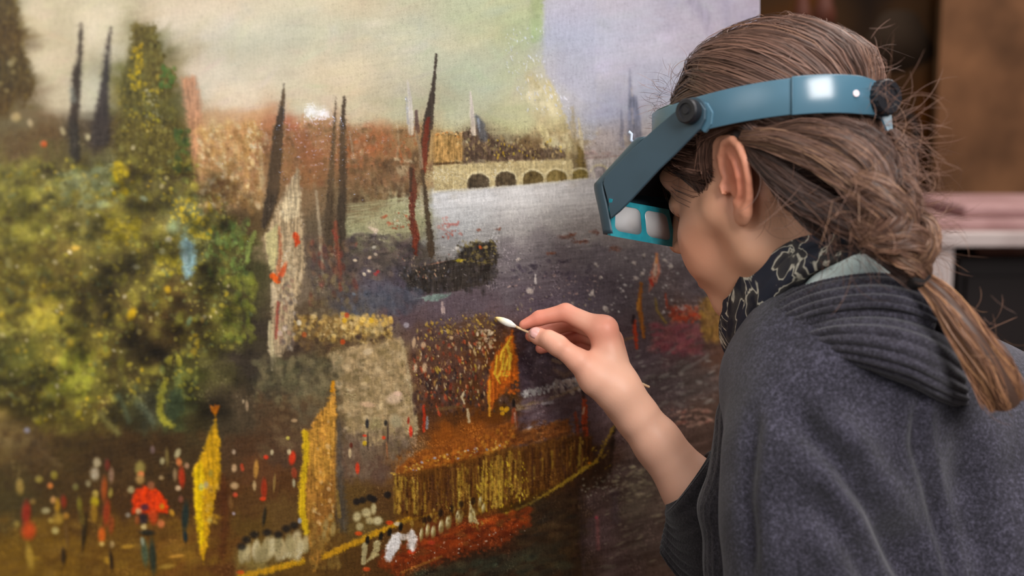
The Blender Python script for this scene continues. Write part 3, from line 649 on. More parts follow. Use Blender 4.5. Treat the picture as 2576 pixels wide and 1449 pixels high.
# --- bridge
poly([(1090, 418), (1200, 411), (1316, 404), (1440, 402), (1446, 452), (1332, 464), (1200, 476), (1090, 482)], 'bfae80', 3, 4, .97, .35, .10, .08)
specks(1090, 1440, 404, 480, 260, 'd0c094 a9976a 94825a dccfa6 b5a376', 2, 7, 3.0, 0, .6, .55, inside=lambda x, y: y < 478 - (x - 1090) * .075)
def arch(cx, w, top, bot, c, slope=-.09):
    a = np.linspace(math.pi, 0, 12)
    P = [(cx + w * math.cos(t), top + (bot - top) * .55 * (1 - math.sin(t))) for t in a]
    P = [(cx - w, bot - slope * w)] + P + [(cx + w, bot + slope * w)]
    line([(q[0], q[1] - 2, 3.4) for q in P[1:-1]], 'dccfa4', .8, 2, 2, .5)
    poly(P, c, 2, 3, .97, .05, .2)
arch(1203, 27, 437, 475, '4a4033'); arch(1272, 26, 432, 471, '4d4233'); arch(1341, 25, 430, 464, '57492f'); arch(1400, 25, 428, 460, '675633'); arch(1460, 20, 426, 451, '76663a')
line([(1405, 460, 3), (1385, 452, 9), (1395, 440, 9), (1405, 452, 6)], '8f7c4c', .8)
poly([(1476, 402), (1560, 394), (1640, 390), (1640, 438), (1482, 450)], 'c3b9b2', 4, 5, .9, .2, .06)
line([(1470, 398, 2), (1640, 386, 2)], 'a38c86', .8)
arch(1508, 20, 418, 447, 'a59b9a'); line([(1490, 420, 3), (1494, 446, 4)], 'ded5c6', .8)
line([(1090, 483, 3), (1330, 466, 3), (1480, 450, 3)], 'd9d5c8', .7, 2, 3)
# --- river: horizontal pulls of the brush
def water(x, y): return y > 470 and x > 1085 and y < 700
for _ in range(900):
    x = R_.uniform(1090, 1720); y = R_.uniform(452, 720)
    if y < 486 - (x - 1090) * .095: continue
    i = CANV[int(y) + OY, int(x) + OX]
    c = np.clip(i * R_.uniform(.86, 1.14), 0, 1)
    blob(x, y, R_.uniform(10, 46), R_.uniform(1, 2.6), c, .6, -.09 + R_.gauss(0, .04), .8, .2)
specks(1100, 1540, 460, 640, 160, 'dedad2 d2cdc4 c9c4bd e6e3dc', 1, 2.6, 4, -.09, .1, .6, inside=lambda x, y: y > 486 - (x - 1090) * .095, h=.4)
specks(1200, 1500, 490, 600, 70, 'd5d0c8 c5bfb8', 1, 2, 4, 1.5, .15, .5)
for (x, y, rx, ry) in ((1425, 596, 26, 7), (1437, 590, 10, 5), (1495, 583, 12, 7), (1389, 637, 14, 5), (1546, 624, 17, 8), (1450, 609, 14, 4), (1252, 577, 8, 3), (1470, 607, 9, 3), (1205, 578, 5, 3)):
    blob(x, y, rx, ry, hexc('6d4a3e'), .7, -.1, .7, .3); specks(x - rx, x + rx, y - ry, y + ry, 8, '7a4c3c 5e4440', 2, 5, 2, 0, .5, .7)
specks(1102, 1160, 545, 600, 30, '96463a 8a5248 a3564a', 2, 6, 2, .6, .8, .7)
line([(1118, 562, 2), (1150, 565, 3), (1153, 558, 3)], '9a4a40', .8)
# greenish backwater on the left of the mast
for _ in range(240):
    x = R_.uniform(875, 1070); y = R_.uniform(510, 600) - (x - 875) * .09
    blob(x, y, R_.uniform(10, 36), R_.uniform(1.5, 4), hexc(R_.choice(['a9a780', '9c9a72', 'b5b38e', '8d8b68', '97936e'])), .5, -.12, .8, .2)
specks(960, 1040, 535, 580, 26, '8f4a34 9c5238', 2, 6, 1.6, .5, .8, .8)
blob(935, 570, 20, 20, hexc('d0bda0'), .4, .3, .9); line([(928, 572, 2), (946, 580, 6), (938, 600, 3)], 'd8c4ac', .85)
# --- far shipping: dark masts and sails
line([(714, 212, 1.5), (712, 240, 4), (707, 290, 8), (700, 330, 12), (694, 400, 15), (687, 480, 16), (672, 540, 12), (664, 570, 7)], '3c342b', .93, 3, 4)
line([(714, 225, 2), (710, 262, 5)], '5d4a34', .8, 3)
line([(845, 245, 1), (842, 300, 3), (836, 400, 6), (832, 470, 9), (826, 560, 11), (830, 640, 9)], '443a2e', .85, 3, 4)
line([(866, 245, 2), (863, 300, 6), (862, 380, 9), (862, 480, 10), (858, 560, 11), (862, 650, 8)], '3f372e', .92, 3, 4)
line([(795, 480, 3), (803, 560, 4), (808, 640, 4), (812, 690, 3)], 'a49478', .8, 2)
line([(843, 560, 4), (850, 640, 7), (856, 730, 5)], '7a4030', .7, 3, 5); line([(838, 580, 3), (846, 600, 5)], '8c4438', .7)
specks(780, 900, 600, 760, 110, '3c3634 4a4040 5a4a44 6e3a30 7a5c44', 5, 14, 2.6, 1.5, .3, .55)
specks(880, 1060, 590, 700, 160, '3a3636 463e40 52484a 6a5c54', 5, 14, 2.6, .1, .5, .55)
# cream sail with red pennants
poly([(750, 417), (757, 470), (760, 540), (762, 600), (768, 660), (762, 700), (748, 740), (738, 800), (728, 870), (700, 900), (685, 920), (675, 880), (680, 820), (690, 740), (686, 690), (672, 640), (668, 590), (690, 540), (722, 470)], 'ab9674', 4, 8, .92, .4, .12, .25)
poly([(748, 420), (755, 470), (752, 540), (720, 560), (704, 540), (724, 470)], 'c9b894', 4, 6, .85, .4, .1, .25)
poly([(668, 590), (700, 560), (700, 640), (690, 680), (680, 680), (670, 630)], 'c9bf86', 3, 5, .9, .5, .08, .15)
line([(702, 570, 3), (705, 640, 4), (698, 690, 5)], '9a5a3c', .8, 3, 4); line([(742, 590, 6), (748, 608, 7), (744, 618, 4)], 'c2401f', .9, 2, 3)
line([(722, 660, 4), (712, 680, 6), (702, 700, 6)], 'c04a28', .85, 2, 3); line([(686, 694, 7), (698, 706, 8)], 'd4541c', .9, 2, 3)
line([(730, 610, 7), (724, 650, 9), (738, 690, 9)], 'c4b08c', .7, 3, 5); line([(700, 760, 4), (697, 800, 4), (694, 850, 3)], '8c3f36', .8)
line([(685, 715, 5), (690, 745, 9), (684, 770, 3)], 'c9b694', .8); line([(679, 810, 4), (680, 850, 7), (686, 900, 5), (684, 930, 3)], 'bcae86', .85)
specks(725, 760, 620, 760, 60, 'cbb694 b09a74 8d7a5c', 3, 9, 2.2, 1.5, .4, .6)
specks(700, 745, 700, 880, 60, 'c9b9a0 6a5c54 8c6a58 4f4642', 4, 9, 2.4, 1.4, .4, .6)
# big leaning mast
line([(1097, 136, 2), (1096, 165, 3), (1091, 210, 5), (1083, 265, 9), (1076, 320, 14), (1070, 350, 12), (1066, 400, 8)], '45382e', .95, 2, 3)
line([(1077, 300, 6), (1068, 360, 7), (1066, 430, 7)], '6d2e22', .8, 2, 4)
line([(1046, 330, 3), (1056, 370, 4), (1060, 420, 5)], '8a7c66', .7); line([(1086, 330, 3), (1084, 400, 4)], 'a38a5c', .6)
line([(1036, 430, 6), (1040, 470, 9), (1036, 540, 6), (1040, 580, 8), (1046, 600, 7), (1046, 640, 4)], '552a20', .92, 2, 5)
line([(1034, 425, 4), (1032, 480, 3)], '2f2620', .8); line([(1062, 430, 5), (1068, 480, 6), (1075, 540, 7), (1082, 600, 9), (1086, 640, 9)], '40352a', .92, 2, 5)
line([(1060, 470, 4), (1062, 540, 5)], 'b0a687', .6, 2)
line([(1044, 560, 5), (1050, 600, 7), (1040, 620, 4)], '6a3426', .8)
# dark hull with stacked deck
poly([(1075, 665), (1140, 650), (1165, 622), (1200, 612), (1246, 606), (1253, 640), (1250, 700), (1200, 722), (1120, 735), (1075, 740), (1030, 730), (1010, 690)], '322e2a', 4, 9, .95, .25, .15, .3)
specks(1150, 1250, 606, 665, 130, '5f5436 6f6238 3f3828 84744a 2a2620', 2, 6, 2, 1, .8, .75)
specks(1000, 1250, 650, 735, 190, '2a2826 3d3a3c 47454a 242220 514a4a', 2, 7, 3.2, 1.5, .15, .6)
for (x, y, c) in ((1208, 622, 'b5532c'), (1222, 622, 'a58c60'), (1152, 655, '9c8e2a'), (1160, 656, 'b59a3a'), (1150, 624, 'cfc8bd'), (930, 648, 'c9a98c'), (893, 655, 'd8c4a8'), (916, 690, 'dccbb0'), (928, 682, 'd3c2ac'), (950, 684, 'a3383a'), (944, 690, '94403f'), (890, 740, '9aa4ac'), (941, 622, 'b8b2a2'), (945, 640, 'b0a08c')):
    blob(x, y, 7, 5, hexc(c), .9, R_.uniform(-1, 1), .5, .5)
specks(1000, 1130, 640, 700, 50, 'c4a888 a38a70 8a5a4a 6f7078', 1.5, 4, 2.5, 1.5, .3, .8)
specks(860, 1060, 720, 790, 120, '474b56 54545c 3f4048 5d5a60', 6, 16, 2.0, 1.2, .6, .5)
specks(780, 880, 690, 790, 70, '6a5c48 4b4440 57503f 7a6a4a', 5, 12, 2, 1.4, .5, .5)
poly([(1062, 748), (1080, 742), (1135, 738), (1128, 748), (1100, 758), (1070, 756)], '73887f', 2, 5, .85, .4)
line([(1112, 760, 3), (1115, 785, 5)], 'bda69e', .85); blob(1022, 818, 9, 9, hexc('a39ba3'), .8)
# mauve water with whites
for _ in range(1000):
    x = R_.uniform(1040, 1800); y = R_.uniform(640, 860)
    i = CANV[int(y) + OY, int(x) + OX]
    blob(x, y, R_.uniform(8, 34), R_.uniform(1, 3), np.clip(i * R_.uniform(.8, 1.2), 0, 1), .55, -.12 + R_.gauss(0, .08), .8, .2)
specks(1090, 1760, 640, 860, 200, '8f8488 a3999b 7d7276 b5a9a6', 1, 2.8, 3, -.1, .5, .55, h=.4)
specks(1530, 1720, 640, 790, 70, 'cfc9c4 bdb4b2 ddd8d2', 1.5, 5, 1.8, .8, .9, .75, h=.6)
specks(1260, 1540, 690, 740, 40, 'a3837a b59a90 c4aaa0', 1.5, 3.5, 2.4, .2, .7, .7)
specks(1300, 1500, 740, 790, 50, 'a5947e 9c8f52 b0a094 8a7a70', 1.5, 4, 2.4, 1.3, .4, .6)
specks(1260, 1500, 650, 700, 60, '403a44 4a434c 3a343e', 3, 8, 2, .2, .6, .6)
for (x, y, r) in ((1333, 732, 12), (1523, 776, 10), (1489, 739, 7), (1490, 733, 5), (1512, 697, 5), (1498, 664, 6), (1687, 670, 8), (1672, 655, 6), (1620, 642, 5), (1595, 662, 6), (1600, 700, 8), (1616, 688, 7), (1346, 700, 3), (1304, 652, 6)):
    blob(x, y, r, r * .8, hexc('c4b8ae'), .8, R_.random(), .5, .6); specks(x - r, x + r, y - r, y + r, 5, 'd5ccc2 b5a89e', 1.5, 4, 2, 1, 1, .8)
line([(1347, 692, 2), (1347, 712, 2.4)], 'd0c9c4', .8)
# gilded crowd on the barge behind
specks(742, 985, 792, 856, 330, 'a98a52 c4a35c b5924a 8a6a3c c9b07a 6d5230 d0b878 57432c', 4, 11, 1.8, 1.4, .6, .75, slope=.05, h=.5)
specks(860, 985, 788, 822, 60, 'cda34c d8b45c c0a46c', 5, 10, 1.5, 1.4, .5, .8, slope=.06, h=.6)
specks(745, 980, 840, 880, 110, '4a3a2c 5d4a36 6e5636 3c302a', 5, 12, 2, 1, .8, .6, slope=.03)
for (x, y, c) in ((866, 806, 'd8a82c'), (934, 806, 'd4a830'), (872, 793, 'b0492c'), (862, 860, 'b5461f'), (752, 812, 'd8cdb0'), (765, 842, 'a0502a'), (716, 826, 'd0bda8'), (704, 838, 'c9b0a0')): blob(x, y, 8, 9, hexc(c), .85)
# big pale sail-cloth block
poly([(828, 893), (870, 878), (1005, 850), (1014, 870), (1030, 960), (1050, 1090), (1000, 1105), (930, 1120), (880, 1090), (856, 1000)], '9c855f', 5, 10, .9, .35, .14, .12)
specks(835, 1040, 860, 1090, 420, 'b59c74 8c7850 a48c62 c4ad84 7d6a46 6f5f42', 5, 14, 1.8, .8, 1.1, .6, inside=lambda x, y: x < 1015 + (y - 870) * .15 and y > 893 - (x - 828) * .24 and x > 828 + (y - 893) * .18, h=.45)
for (x, y, rx, ry, c) in ((925, 1018, 24, 9, 'd0ab88'), (992, 1002, 26, 18, 'd9bca0'), (925, 885, 16, 11, 'd4bd98'), (1000, 990, 14, 8, 'dcb8a0'), (996, 1060, 18, 24, '9a9070'), (945, 1070, 22, 28, '82754f'), (840, 905, 9, 14, 'd0b080')): blob(x, y, rx, ry, hexc(c), .75, R_.uniform(-.4, .2), .5, .6)
line([(1010, 856, 4), (1025, 930, 4), (1038, 1010, 5), (1048, 1080, 5)], 'a8946e', .8, 3)
specks(640, 860, 900, 1010, 200, '5f5a42 4a4634 6d6248 3f3a30 7d7050', 7, 18, 1.8, .5, .9, .5)
specks(640, 860, 1000, 1150, 150, '57422e 4a3828 63503a 6d5a40', 7, 18, 2.0, 1.2, .5, .45)
specks(840, 1050, 1080, 1200, 200, '6f5c4a 5d4a3c 7a6854 54443a 84705c', 4, 12, 2.4, 1.5, .25, .55)
for (x, y, w, h, c) in ((923, 1066, 6, 16, '25262a'), (970, 1064, 6, 10, '2a2826'), (917, 1096, 7, 4, 'c73a26'), (965, 1101, 6, 6, 'bf3c22'), (917, 1115, 7, 8, 'c9a526'), (1033, 1085, 6, 18, 'c22f20'), (1027, 1058, 4, 12, '8a2f20'), (899, 1178, 7, 18, 'cf3a20'), (883, 1120, 5, 9, '57281c'), (880, 1140, 5, 16, 'cdb488'), (975, 1090, 3, 40, '4a3c34'), (973, 1130, 3, 24, '8a5a3c'), (925, 1110, 3, 30, '3c322c'), (735, 1152, 11, 22, 'd43c20'), (727, 1137, 6, 9, 'd0bd90'), (724, 1102, 6, 6, 'c2b450'), (740, 1190, 9, 18, '8a3c26'), (739, 1215, 5, 14, 'a39a78'), (684, 1138, 5, 9, 'c4b48c'), (669, 1150, 8, 7, 'd03c24'), (664, 1230, 10, 34, '96331c'), (644, 1180, 8, 28, 'b5823c'), (640, 1222, 6, 16, 'b89a6a'), (661, 1255, 10, 7, 'cc4020'), (665, 1300, 6, 30, '2c281e'), (690, 1215, 4, 30, '8a6c3c'), (1292, 1062, 8, 26, 'a8442a'), (1290, 1020, 5, 8, '2a2422'), (1293, 1100, 7, 16, '8c4228'), (621, 1020, 5, 18, 'a38a6a'), (612, 1010, 4, 6, 'b09a78'), (740, 1058, 10, 6, 'a88a64'), (608, 1172, 5, 8, 'a83c20')):
    blob(x, y, w, h, hexc(c), .9, R_.uniform(-.1, .15), .45, .5)
# amber pennant
poly([(840, 965), (846, 1000), (846, 1129), (846, 1264), (830, 1320), (816, 1400), (790, 1440), (775, 1362), (769, 1314), (752, 1284), (754, 1216), (765, 1149), (762, 1085), (782, 1075), (806, 1034), (833, 1004)], '9c6c2e', 4, 7, .95, .4, .15, .22)
poly([(838, 985), (845, 1030), (843, 1120), (830, 1190), (800, 1220), (780, 1170), (772, 1100), (790, 1070), (815, 1030)], 'c08c3a', 5, 9, .8, .4, .12, .2)
line([(768, 1090, 8), (770, 1150, 7), (760, 1220, 8), (760, 1290, 9), (772, 1340, 7)], 'cba81c', .9, 3, 5, .5)
poly([(838, 1200), (845, 1260), (826, 1330), (800, 1390), (782, 1340), (795, 1250)], '7c5228', 6, 9, .8)
line([(838, 962, 4), (834, 985, 4)], 'cf8a1c', .95); specks(775, 840, 1060, 1330, 150, 'd0a04c b5803a 8a5c2c d8b478 a3702c', 3, 9, 1.9, 1.2, .6, .65, inside=lambda x, y: x > 800 - (y - 1060) * .08)
line([(852, 1060, 4), (854, 1160, 7), (857, 1240, 10), (862, 1300, 12), (864, 1330, 8)], '45403a', .75, 7, 6); line([(848, 1235, 3), (854, 1300, 5)], '8c6d34', .7)
specks(780, 860, 1320, 1430, 110, '6d4d24 80602e 57401f 94743c', 4, 11, 2.4, 1.5, .3, .6)
# yellow standard
poly([(543, 1052), (552, 1100), (554, 1150), (554, 1216), (541, 1240), (536, 1290), (527, 1314), (522, 1370), (512, 1416), (503, 1382), (491, 1297), (488, 1230), (486, 1180), (508, 1140), (522, 1105), (533, 1070)], 'c49418', 4, 6, .97, .4, .12, .18)
poly([(488, 1182), (505, 1160), (516, 1200), (508, 1280), (514, 1360), (503, 1380), (492, 1297), (489, 1230)], 'd8b40e', 4, 6, .9, .4, .08, .15)
for (x, y, c) in ((527, 1308, 'c9b45a'), (530, 1190, '8a7a34'), (518, 1220, 'b0a890'), (530, 1230, 'd0a850'), (506, 1225, 'a8b070')): blob(x, y, 8, 12, hexc(c), .7)
specks(510, 550, 1200, 1320, 50, 'a87818 d0a440 8f6a24', 3, 8, 2, 1.4, .4, .6)
poly([(528, 1020), (536, 1024), (540, 1018), (551, 1020), (548, 1034), (541, 1044), (532, 1036)], 'e27c0c', 2, 3, .97, .6)
line([(541, 1044, 2), (543, 1056, 2)], 'b07818', .9); line([(560, 1200, 8), (566, 1300, 10), (560, 1400, 8)], '4d2c18', .6, 6, 6)
# soldiers on the quay
def fig(L):
    for (x, y, w, h, c, *r) in L: blob(x, y, w, h, hexc(c), .92, r[0] if r else R_.uniform(-.12, .12), .55, .5)
fig([(50, 1225, 13, 26, '9a7f40'), (66, 1290, 15, 40, '92301f'), (72, 1335, 24, 30, 'b8451c'), (75, 1400, 13, 46, '9c7c30', -.15), (42, 1318, 10, 12, '7f6a34'), (82, 1262, 10, 10, '7a6034')])
fig([(98, 1206, 13, 12, '8f7d3c'), (136, 1195, 11, 14, '8a7a30'), (126, 1222, 9, 10, 'd07a3c'), (134, 1258, 9, 12, 'c08c50'), (144, 1272, 9, 24, 'a87c24'), (160, 1262, 10, 22, '7c301c'), (146, 1305, 18, 20, '9c7a30'), (166, 1298, 10, 12, 'a0702c'), (139, 1335, 12, 12, 'b0a060'), (115, 1285, 14, 10, 'a09468'), (170, 1350, 7, 40, '5f4522'), (160, 1400, 9, 30, '2f2415'), (128, 1310, 9, 9, 'a0843c')])
fig([(190, 1225, 10, 12, '6b6338'), (200, 1270, 9, 26, '6f6424'), (212, 1340, 9, 60, '2f2616'), (205, 1300, 10, 30, '54461e')])
fig([(244, 1164, 13, 16, 'b3a27c'), (238, 1192, 15, 22, 'a8977a'), (270, 1170, 9, 20, '683024'), (280, 1195, 9, 26, '8a6a54'), (262, 1230, 10, 40, '9a4a20'), (238, 1262, 14, 18, 'b09a1e'), (240, 1242, 10, 12, 'b09848'), (268, 1290, 12, 44, '923a1e'), (280, 1320, 10, 30, '84401f'), (236, 1290, 12, 30, '8f6a22'), (256, 1346, 12, 26, 'cc5c1e'), (256, 1368, 8, 8, 'd0b060'), (282, 1370, 8, 12, '9c8052'), (280, 1410, 7, 34, '2a2014'), (222, 1217, 9, 12, '8a7d5a'), (278, 1240, 7, 16, '94803a')])
fig([(352, 1178, 17, 24, '8f7f42'), (354, 1194, 11, 12, 'df7c48'), (352, 1206, 14, 16, 'a8824a'), (330, 1232, 11, 12, 'a8986a')])
poly([(350, 1226), (372, 1222), (396, 1234), (412, 1246), (424, 1280), (420, 1292), (400, 1290), (386, 1300), (350, 1290), (334, 1292), (333, 1260), (338, 1238)], 'd33a0c', 4, 6, .95, .4, .12, .12)
fig([(380, 1222, 12, 14, '8c5438'), (364, 1276, 14, 12, '4a2a36'), (348, 1286, 10, 10, 'c9a478'), (407, 1274, 8, 10, 'c08420'), (360, 1305, 16, 22, '2c2427'), (386, 1300, 16, 26, 'b0401c'), (405, 1318, 12, 14, 'c46c40'), (362, 1326, 9, 10, 'c2a86a'), (345, 1308, 8, 16, '8a4a24'), (432, 1290, 8, 12, 'b8842c', -.5), (370, 1340, 26, 10, '26261f'), (364, 1390, 12, 46, '45513f', -.1), (384, 1400, 12, 60, '2b332b'), (358, 1362, 6, 14, '8a9078'), (322, 1296, 8, 8, '8c8070')])
fig([(408, 1160, 8, 12, 'a0966c'), (447, 1140, 9, 16, 'b3a87c', .4), (450, 1162, 9, 14, 'c46a3a'), (457, 1200, 11, 34, 'a8341a'), (448, 1228, 9, 9, 'd0b088'), (470, 1172, 8, 10, 'a0795a'), (420, 1150, 7, 30, '6a5a34'), (455, 1256, 8, 12, '7a4a3a'), (466, 1300, 12, 50, '24302e'), (466, 1350, 8, 20, '1f2c30'), (384, 1132, 8, 14, '6a5550'), (406, 1202, 8, 8, '9a8058'), (440, 1195, 7, 20, '8a7050'), (588, 1137, 6, 8, 'bfa68a'), (589, 1178, 9, 13, 'c9a478'), (590, 1222, 14, 12, 'b59468'), (592, 1245, 8, 8, 'c44a30'), (588, 1292, 5, 5, 'b0a0a8'), (610, 1180, 6, 8, 'a8452c'), (580, 1265, 9, 20, '6a4a2a')])
# --- deeper accents in the foliage, then lights on top
for _ in range(1):
    specks(-150, 640, 410, 1090, 200, '33301a 3c371d 4a3c1e 2e2817 43431f', 8, 24, 1.8, .8, 1.2, .6, inside=lambda x, y: inF(x, y) and noiF(x, y) < .48, soft=.7, h=.1)
    specks(-150, 640, 410, 1060, 260, 'b2a63c c4b648 a8a850 97a04c d0c060', 5, 14, 1.7, 1.0, 1.0, .6, inside=lambda x, y: inF(x, y) and noiF(x, y) > .55 and R_.random() > darkF(x, y), soft=.6, h=.4)
# --- brown crowd between sails
specks(1040, 1300, 820, 1040, 420, '4c3a34 42302c 564038 382b28 5c443a', 4, 12, 2.4, 1.5, .3, .55, h=.2)
specks(1045, 1260, 830, 1010, 230, 'b59a6c c9ab7c a3824a d0b890 8f6a3a c2a23c b88a5a', 1.5, 4.5, 3.2, 1.5, .3, .8, h=.6)
specks(1040, 1240, 830, 1020, 110, '8f3a24 a3482c 7a3424', 2, 6, 2.6, 1.5, .25, .75, h=.4)
specks(1040, 1250, 930, 1040, 60, '241c1c 2c2524 3a3436', 3, 7, 2.2, 1.5, .2, .75, h=.2)
specks(1070, 1250, 808, 860, 110, 'b08f3c c4a244 a08248 8a6a30', 1.5, 5, 2.2, 1.4, .5, .8, slope=-.15, h=.5)
specks(1200, 1245, 830, 880, 60, 'c0a684 d5c09c 9a8058', 2, 6, 1.6, 1, 1, .75, h=.6)
for (x, y, rx, ry) in ((1041, 862, 6, 18), (1065, 868, 8, 10), (1068, 925, 8, 16), (1045, 925, 6, 14), (1135, 850, 6, 6)): blob(x, y, rx, ry, hexc('c9a982'), .8, .1, .5, .6)
line([(1065, 1022, 3), (1068, 1050, 4), (1066, 1085, 3)], 'a8341e', .9); line([(1098, 1022, 2), (1106, 1044, 4)], 'b0452c', .9); line([(1075, 1050, 3), (1074, 1076, 4)], '8a8a8c', .8)
line([(1167, 985, 2), (1162, 1000, 3), (1168, 1015, 2)], 'd0bd94', .9); line([(1176, 1030, 3), (1180, 1060, 4)], 'bda982', .8); line([(1100, 1030, 5), (1170, 1020, 3)], '6a5230', .5)
# purple dark side and its cleaned edge
poly([(1304, 835), (1460, 820), (1470, 950), (1400, 980), (1310, 1000)], '463b43', 10, 18, .55, .05, .15)
specks(1305, 1470, 840, 980, 200, '3d343c 50454c 5a4a50 44393c 665a60', 4, 14, 2.4, .6, .7, .5)
specks(1305, 1400, 870, 950, 40, '9a8f92 b5aaa6', 1, 3, 2, 1.2, .6, .5)
line([(1395, 930, 4), (1420, 945, 6), (1450, 930, 4)], '7a6252', .7, 4); line([(1390, 905, 4), (1408, 912, 5)], 'a08468', .6)
# flame-coloured flag
poly([(1288, 828), (1293, 850), (1296, 880), (1303, 910), (1302, 952), (1286, 964), (1264, 984), (1248, 1010), (1236, 1030), (1227, 1012), (1226, 965), (1232, 925), (1246, 895), (1262, 866), (1280, 845)], 'a4511a', 3, 6, .97, .5, .14, .2)
poly([(1284, 850), (1290, 890), (1286, 930), (1264, 955), (1246, 940), (1248, 905), (1268, 870)], 'a06e1f', 4, 8, .55, .4, .15)
for P in ([(1286, 848, 2), (1262, 885, 3), (1258, 905, 2)], [(1250, 895, 2), (1244, 940, 2.5), (1258, 965, 2)], [(1268, 890, 2.5), (1262, 930, 3), (1252, 950, 2)], [(1285, 890, 3), (1280, 930, 3), (1270, 955, 2)], [(1276, 872, 4), (1284, 900, 3)], [(1268, 952, 2), (1280, 940, 3)], [(1278, 900, 2), (1270, 925, 3), (1266, 945, 2)]): line(P, 'd0aa34', .9, 1.6, 2, .7)
line([(1232, 960, 3), (1230, 1000, 3), (1232, 1045, 3)], 'c98a2c', .9); specks(1262, 1305, 930, 990, 50, 'c45a1c d0641c 9c4a1c', 3, 8, 1.8, 2.6, .5, .75)
for (x, y) in ((1262, 1028), (1272, 1032), (1276, 1028), (1264, 1040)): blob(x, y, 7, 7, hexc('c9921e'), .85)
blob(1292, 1014, 5, 14, hexc('1c1a18'), .9); line([(1292, 1030, 5), (1296, 1070, 8), (1290, 1100, 8)], '8c4428', .8, 3, 4); line([(1294, 1040, 2), (1298, 1075, 3)], 'c9a088', .7)
# white plumes on the dark boat
specks(1312, 1460, 985, 1004, 130, 'b9b6b2 cfccc6 a19c98 8f8f90', 2.5, 7, 2.0, 1.2, .4, .8, slope=-.25, h=.7)
specks(1395, 1460, 955, 990, 60, 'b5a59a c9b8aa a3948c', 3, 8, 2.0, 1.3, .3, .8, h=.7)
for P in ([(1300, 1022, 3), (1370, 1010, 4), (1470, 968, 3)], [(1300, 1030, 2), (1350, 1024, 3)]): line(P, 'a08868', .7, 2, 4)
specks(1310, 1470, 1000, 1100, 120, '6a5a60 57484e 7a6a70 4d4046', 4, 14, 3.2, -.2, .2, .5)
line([(1326, 1082, 2), (1338, 1074, 3)], 'cfc8c4', .9); line([(1310, 1090, 2), (1326, 1112, 3)], 'a89c98', .7); line([(1365, 1015, 4), (1390, 1012, 4)], 'b5b2b4', .6)
line([(1468, 1000, 4), (1472, 1030, 7), (1470, 1070, 7), (1478, 1120, 4)], 'a8401f', .92, 2, 4, .5); line([(1448, 1040, 4), (1452, 1080, 5), (1456, 1110, 4)], '8a3c24', .8, 2, 4); line([(1470, 1025, 2), (1466, 1040, 2.5)], 'd8b090', .9); line([(1466, 985, 3), (1468, 1000, 4)], '2a2224', .8)
# --- state barge: roof, curtains, hull
poly([(992, 1182), (1049, 1138), (1140, 1105), (1240, 1078), (1290, 1060), (1300, 1090), (1430, 1052), (1440, 1092), (1330, 1112), (1240, 1134), (1120, 1172), (1000, 1196)], '80471c', 4, 8, .85, .3, .16, .1)
specks(1000, 1300, 1070, 1180, 330, '94501c 85431a a55f22 6d3a1c b06a24 b5782c', 3, 9, 2.2, -.35, .4, .65, inside=lambda x, y: -8 < y - (1182 - (x - 992) * .36) < 54, h=.4)
specks(1290, 1480, 1060, 1140, 160, '5f3a20 50301c 6e4426 472c1a 7d5230', 4, 10, 2.6, -.3, .3, .6)
poly([(990, 1196), (1120, 1172), (1240, 1138), (1440, 1095), (1490, 1100), (1480, 1180), (1436, 1200), (1310, 1262), (1200, 1298), (1060, 1310), (1000, 1290)], '5a3a18', 4, 8, .8, .2, .15, .3)
for _ in range(520):
    x = R_.uniform(988, 1490); t = (x - 988) / 500.
    y0 = np.interp(x, [988, 1120, 1240, 1440, 1490], [1200, 1176, 1145, 1100, 1100]); y1 = np.interp(x, [988, 1060, 1200, 1310, 1436, 1490], [1290, 1308, 1296, 1258, 1200, 1170])
    a, b = sorted((R_.uniform(y0, y1), R_.uniform(y0, y1)))
    gold = math.exp(-((x - 1005) / 28) ** 2) + math.exp(-((x - 1235) / 45) ** 2) + .22
    c = R_.choice(['98742a', 'ac8634', 'a37a30', '86662a', 'b5933c']) if R_.random() < gold * .8 - .1 else R_.choice(['3f2614', '331f10', '4d3016', '5d3c1a', '6d4822', '4a3020'])
    line([(x, a, R_.uniform(1, 3)), (x + R_.uniform(-3, 3), b, R_.uniform(1, 3.5))], c, .65, 2, 3, .4)
specks(985, 1280, 1180, 1200, 90, 'c49a3c d0aa50 a8702c 9a9ab0', 2, 5, 1.6, 0, .6, .8, slope=-.27, h=.6)
specks(1200, 1330, 1170, 1290, 110, 'c2a12c cfb03c a88a20', 1.5, 4, 3.0, 1.5, .2, .8, slope=-.1, h=.6)
poly([(1060, 1440), (1200, 1335), (1320, 1285), (1440, 1225), (1500, 1180), (1540, 1080), (1548, 1070), (1540, 1150), (1534, 1190), (1500, 1225), (1470, 1245), (1464, 1330), (1462, 1460), (1470, 1570), (1060, 1570)], '33251a', 4, 8, .75, .15, .18, .05)
line([(1548, 1066, 2), (1540, 1110, 5), (1534, 1190, 4), (1500, 1222, 3)], '1e1712', .8, 3, 4)
for P in ([(1190, 1326, 3), (1310, 1278, 3), (1360, 1252, 3)], [(1360, 1252, 2), (1436, 1203, 4), (1500, 1160, 4), (1520, 1120, 4), (1544, 1072, 2)], [(1500, 1160, 3), (1470, 1180, 4), (1440, 1200, 4)]): line(P, '9a7a28', .75, 2, 5, .5)
specks(1180, 1530, 1230, 1340, 170, 'a88c3c 8f7430 c0a24c 6d5620', 1.5, 4, 2.4, -.35, .3, .75, inside=lambda x, y: abs(y - np.interp(x, [1180, 1310, 1436, 1530], [1330, 1280, 1205, 1100])) < 11, h=.5)
specks(1450, 1535, 1100, 1180, 30, 'a8862c 8a6c24', 2, 5, 2.5, -.9, .3, .7); blob(1483, 1165, 6, 4, hexc('d0801c'), .9)
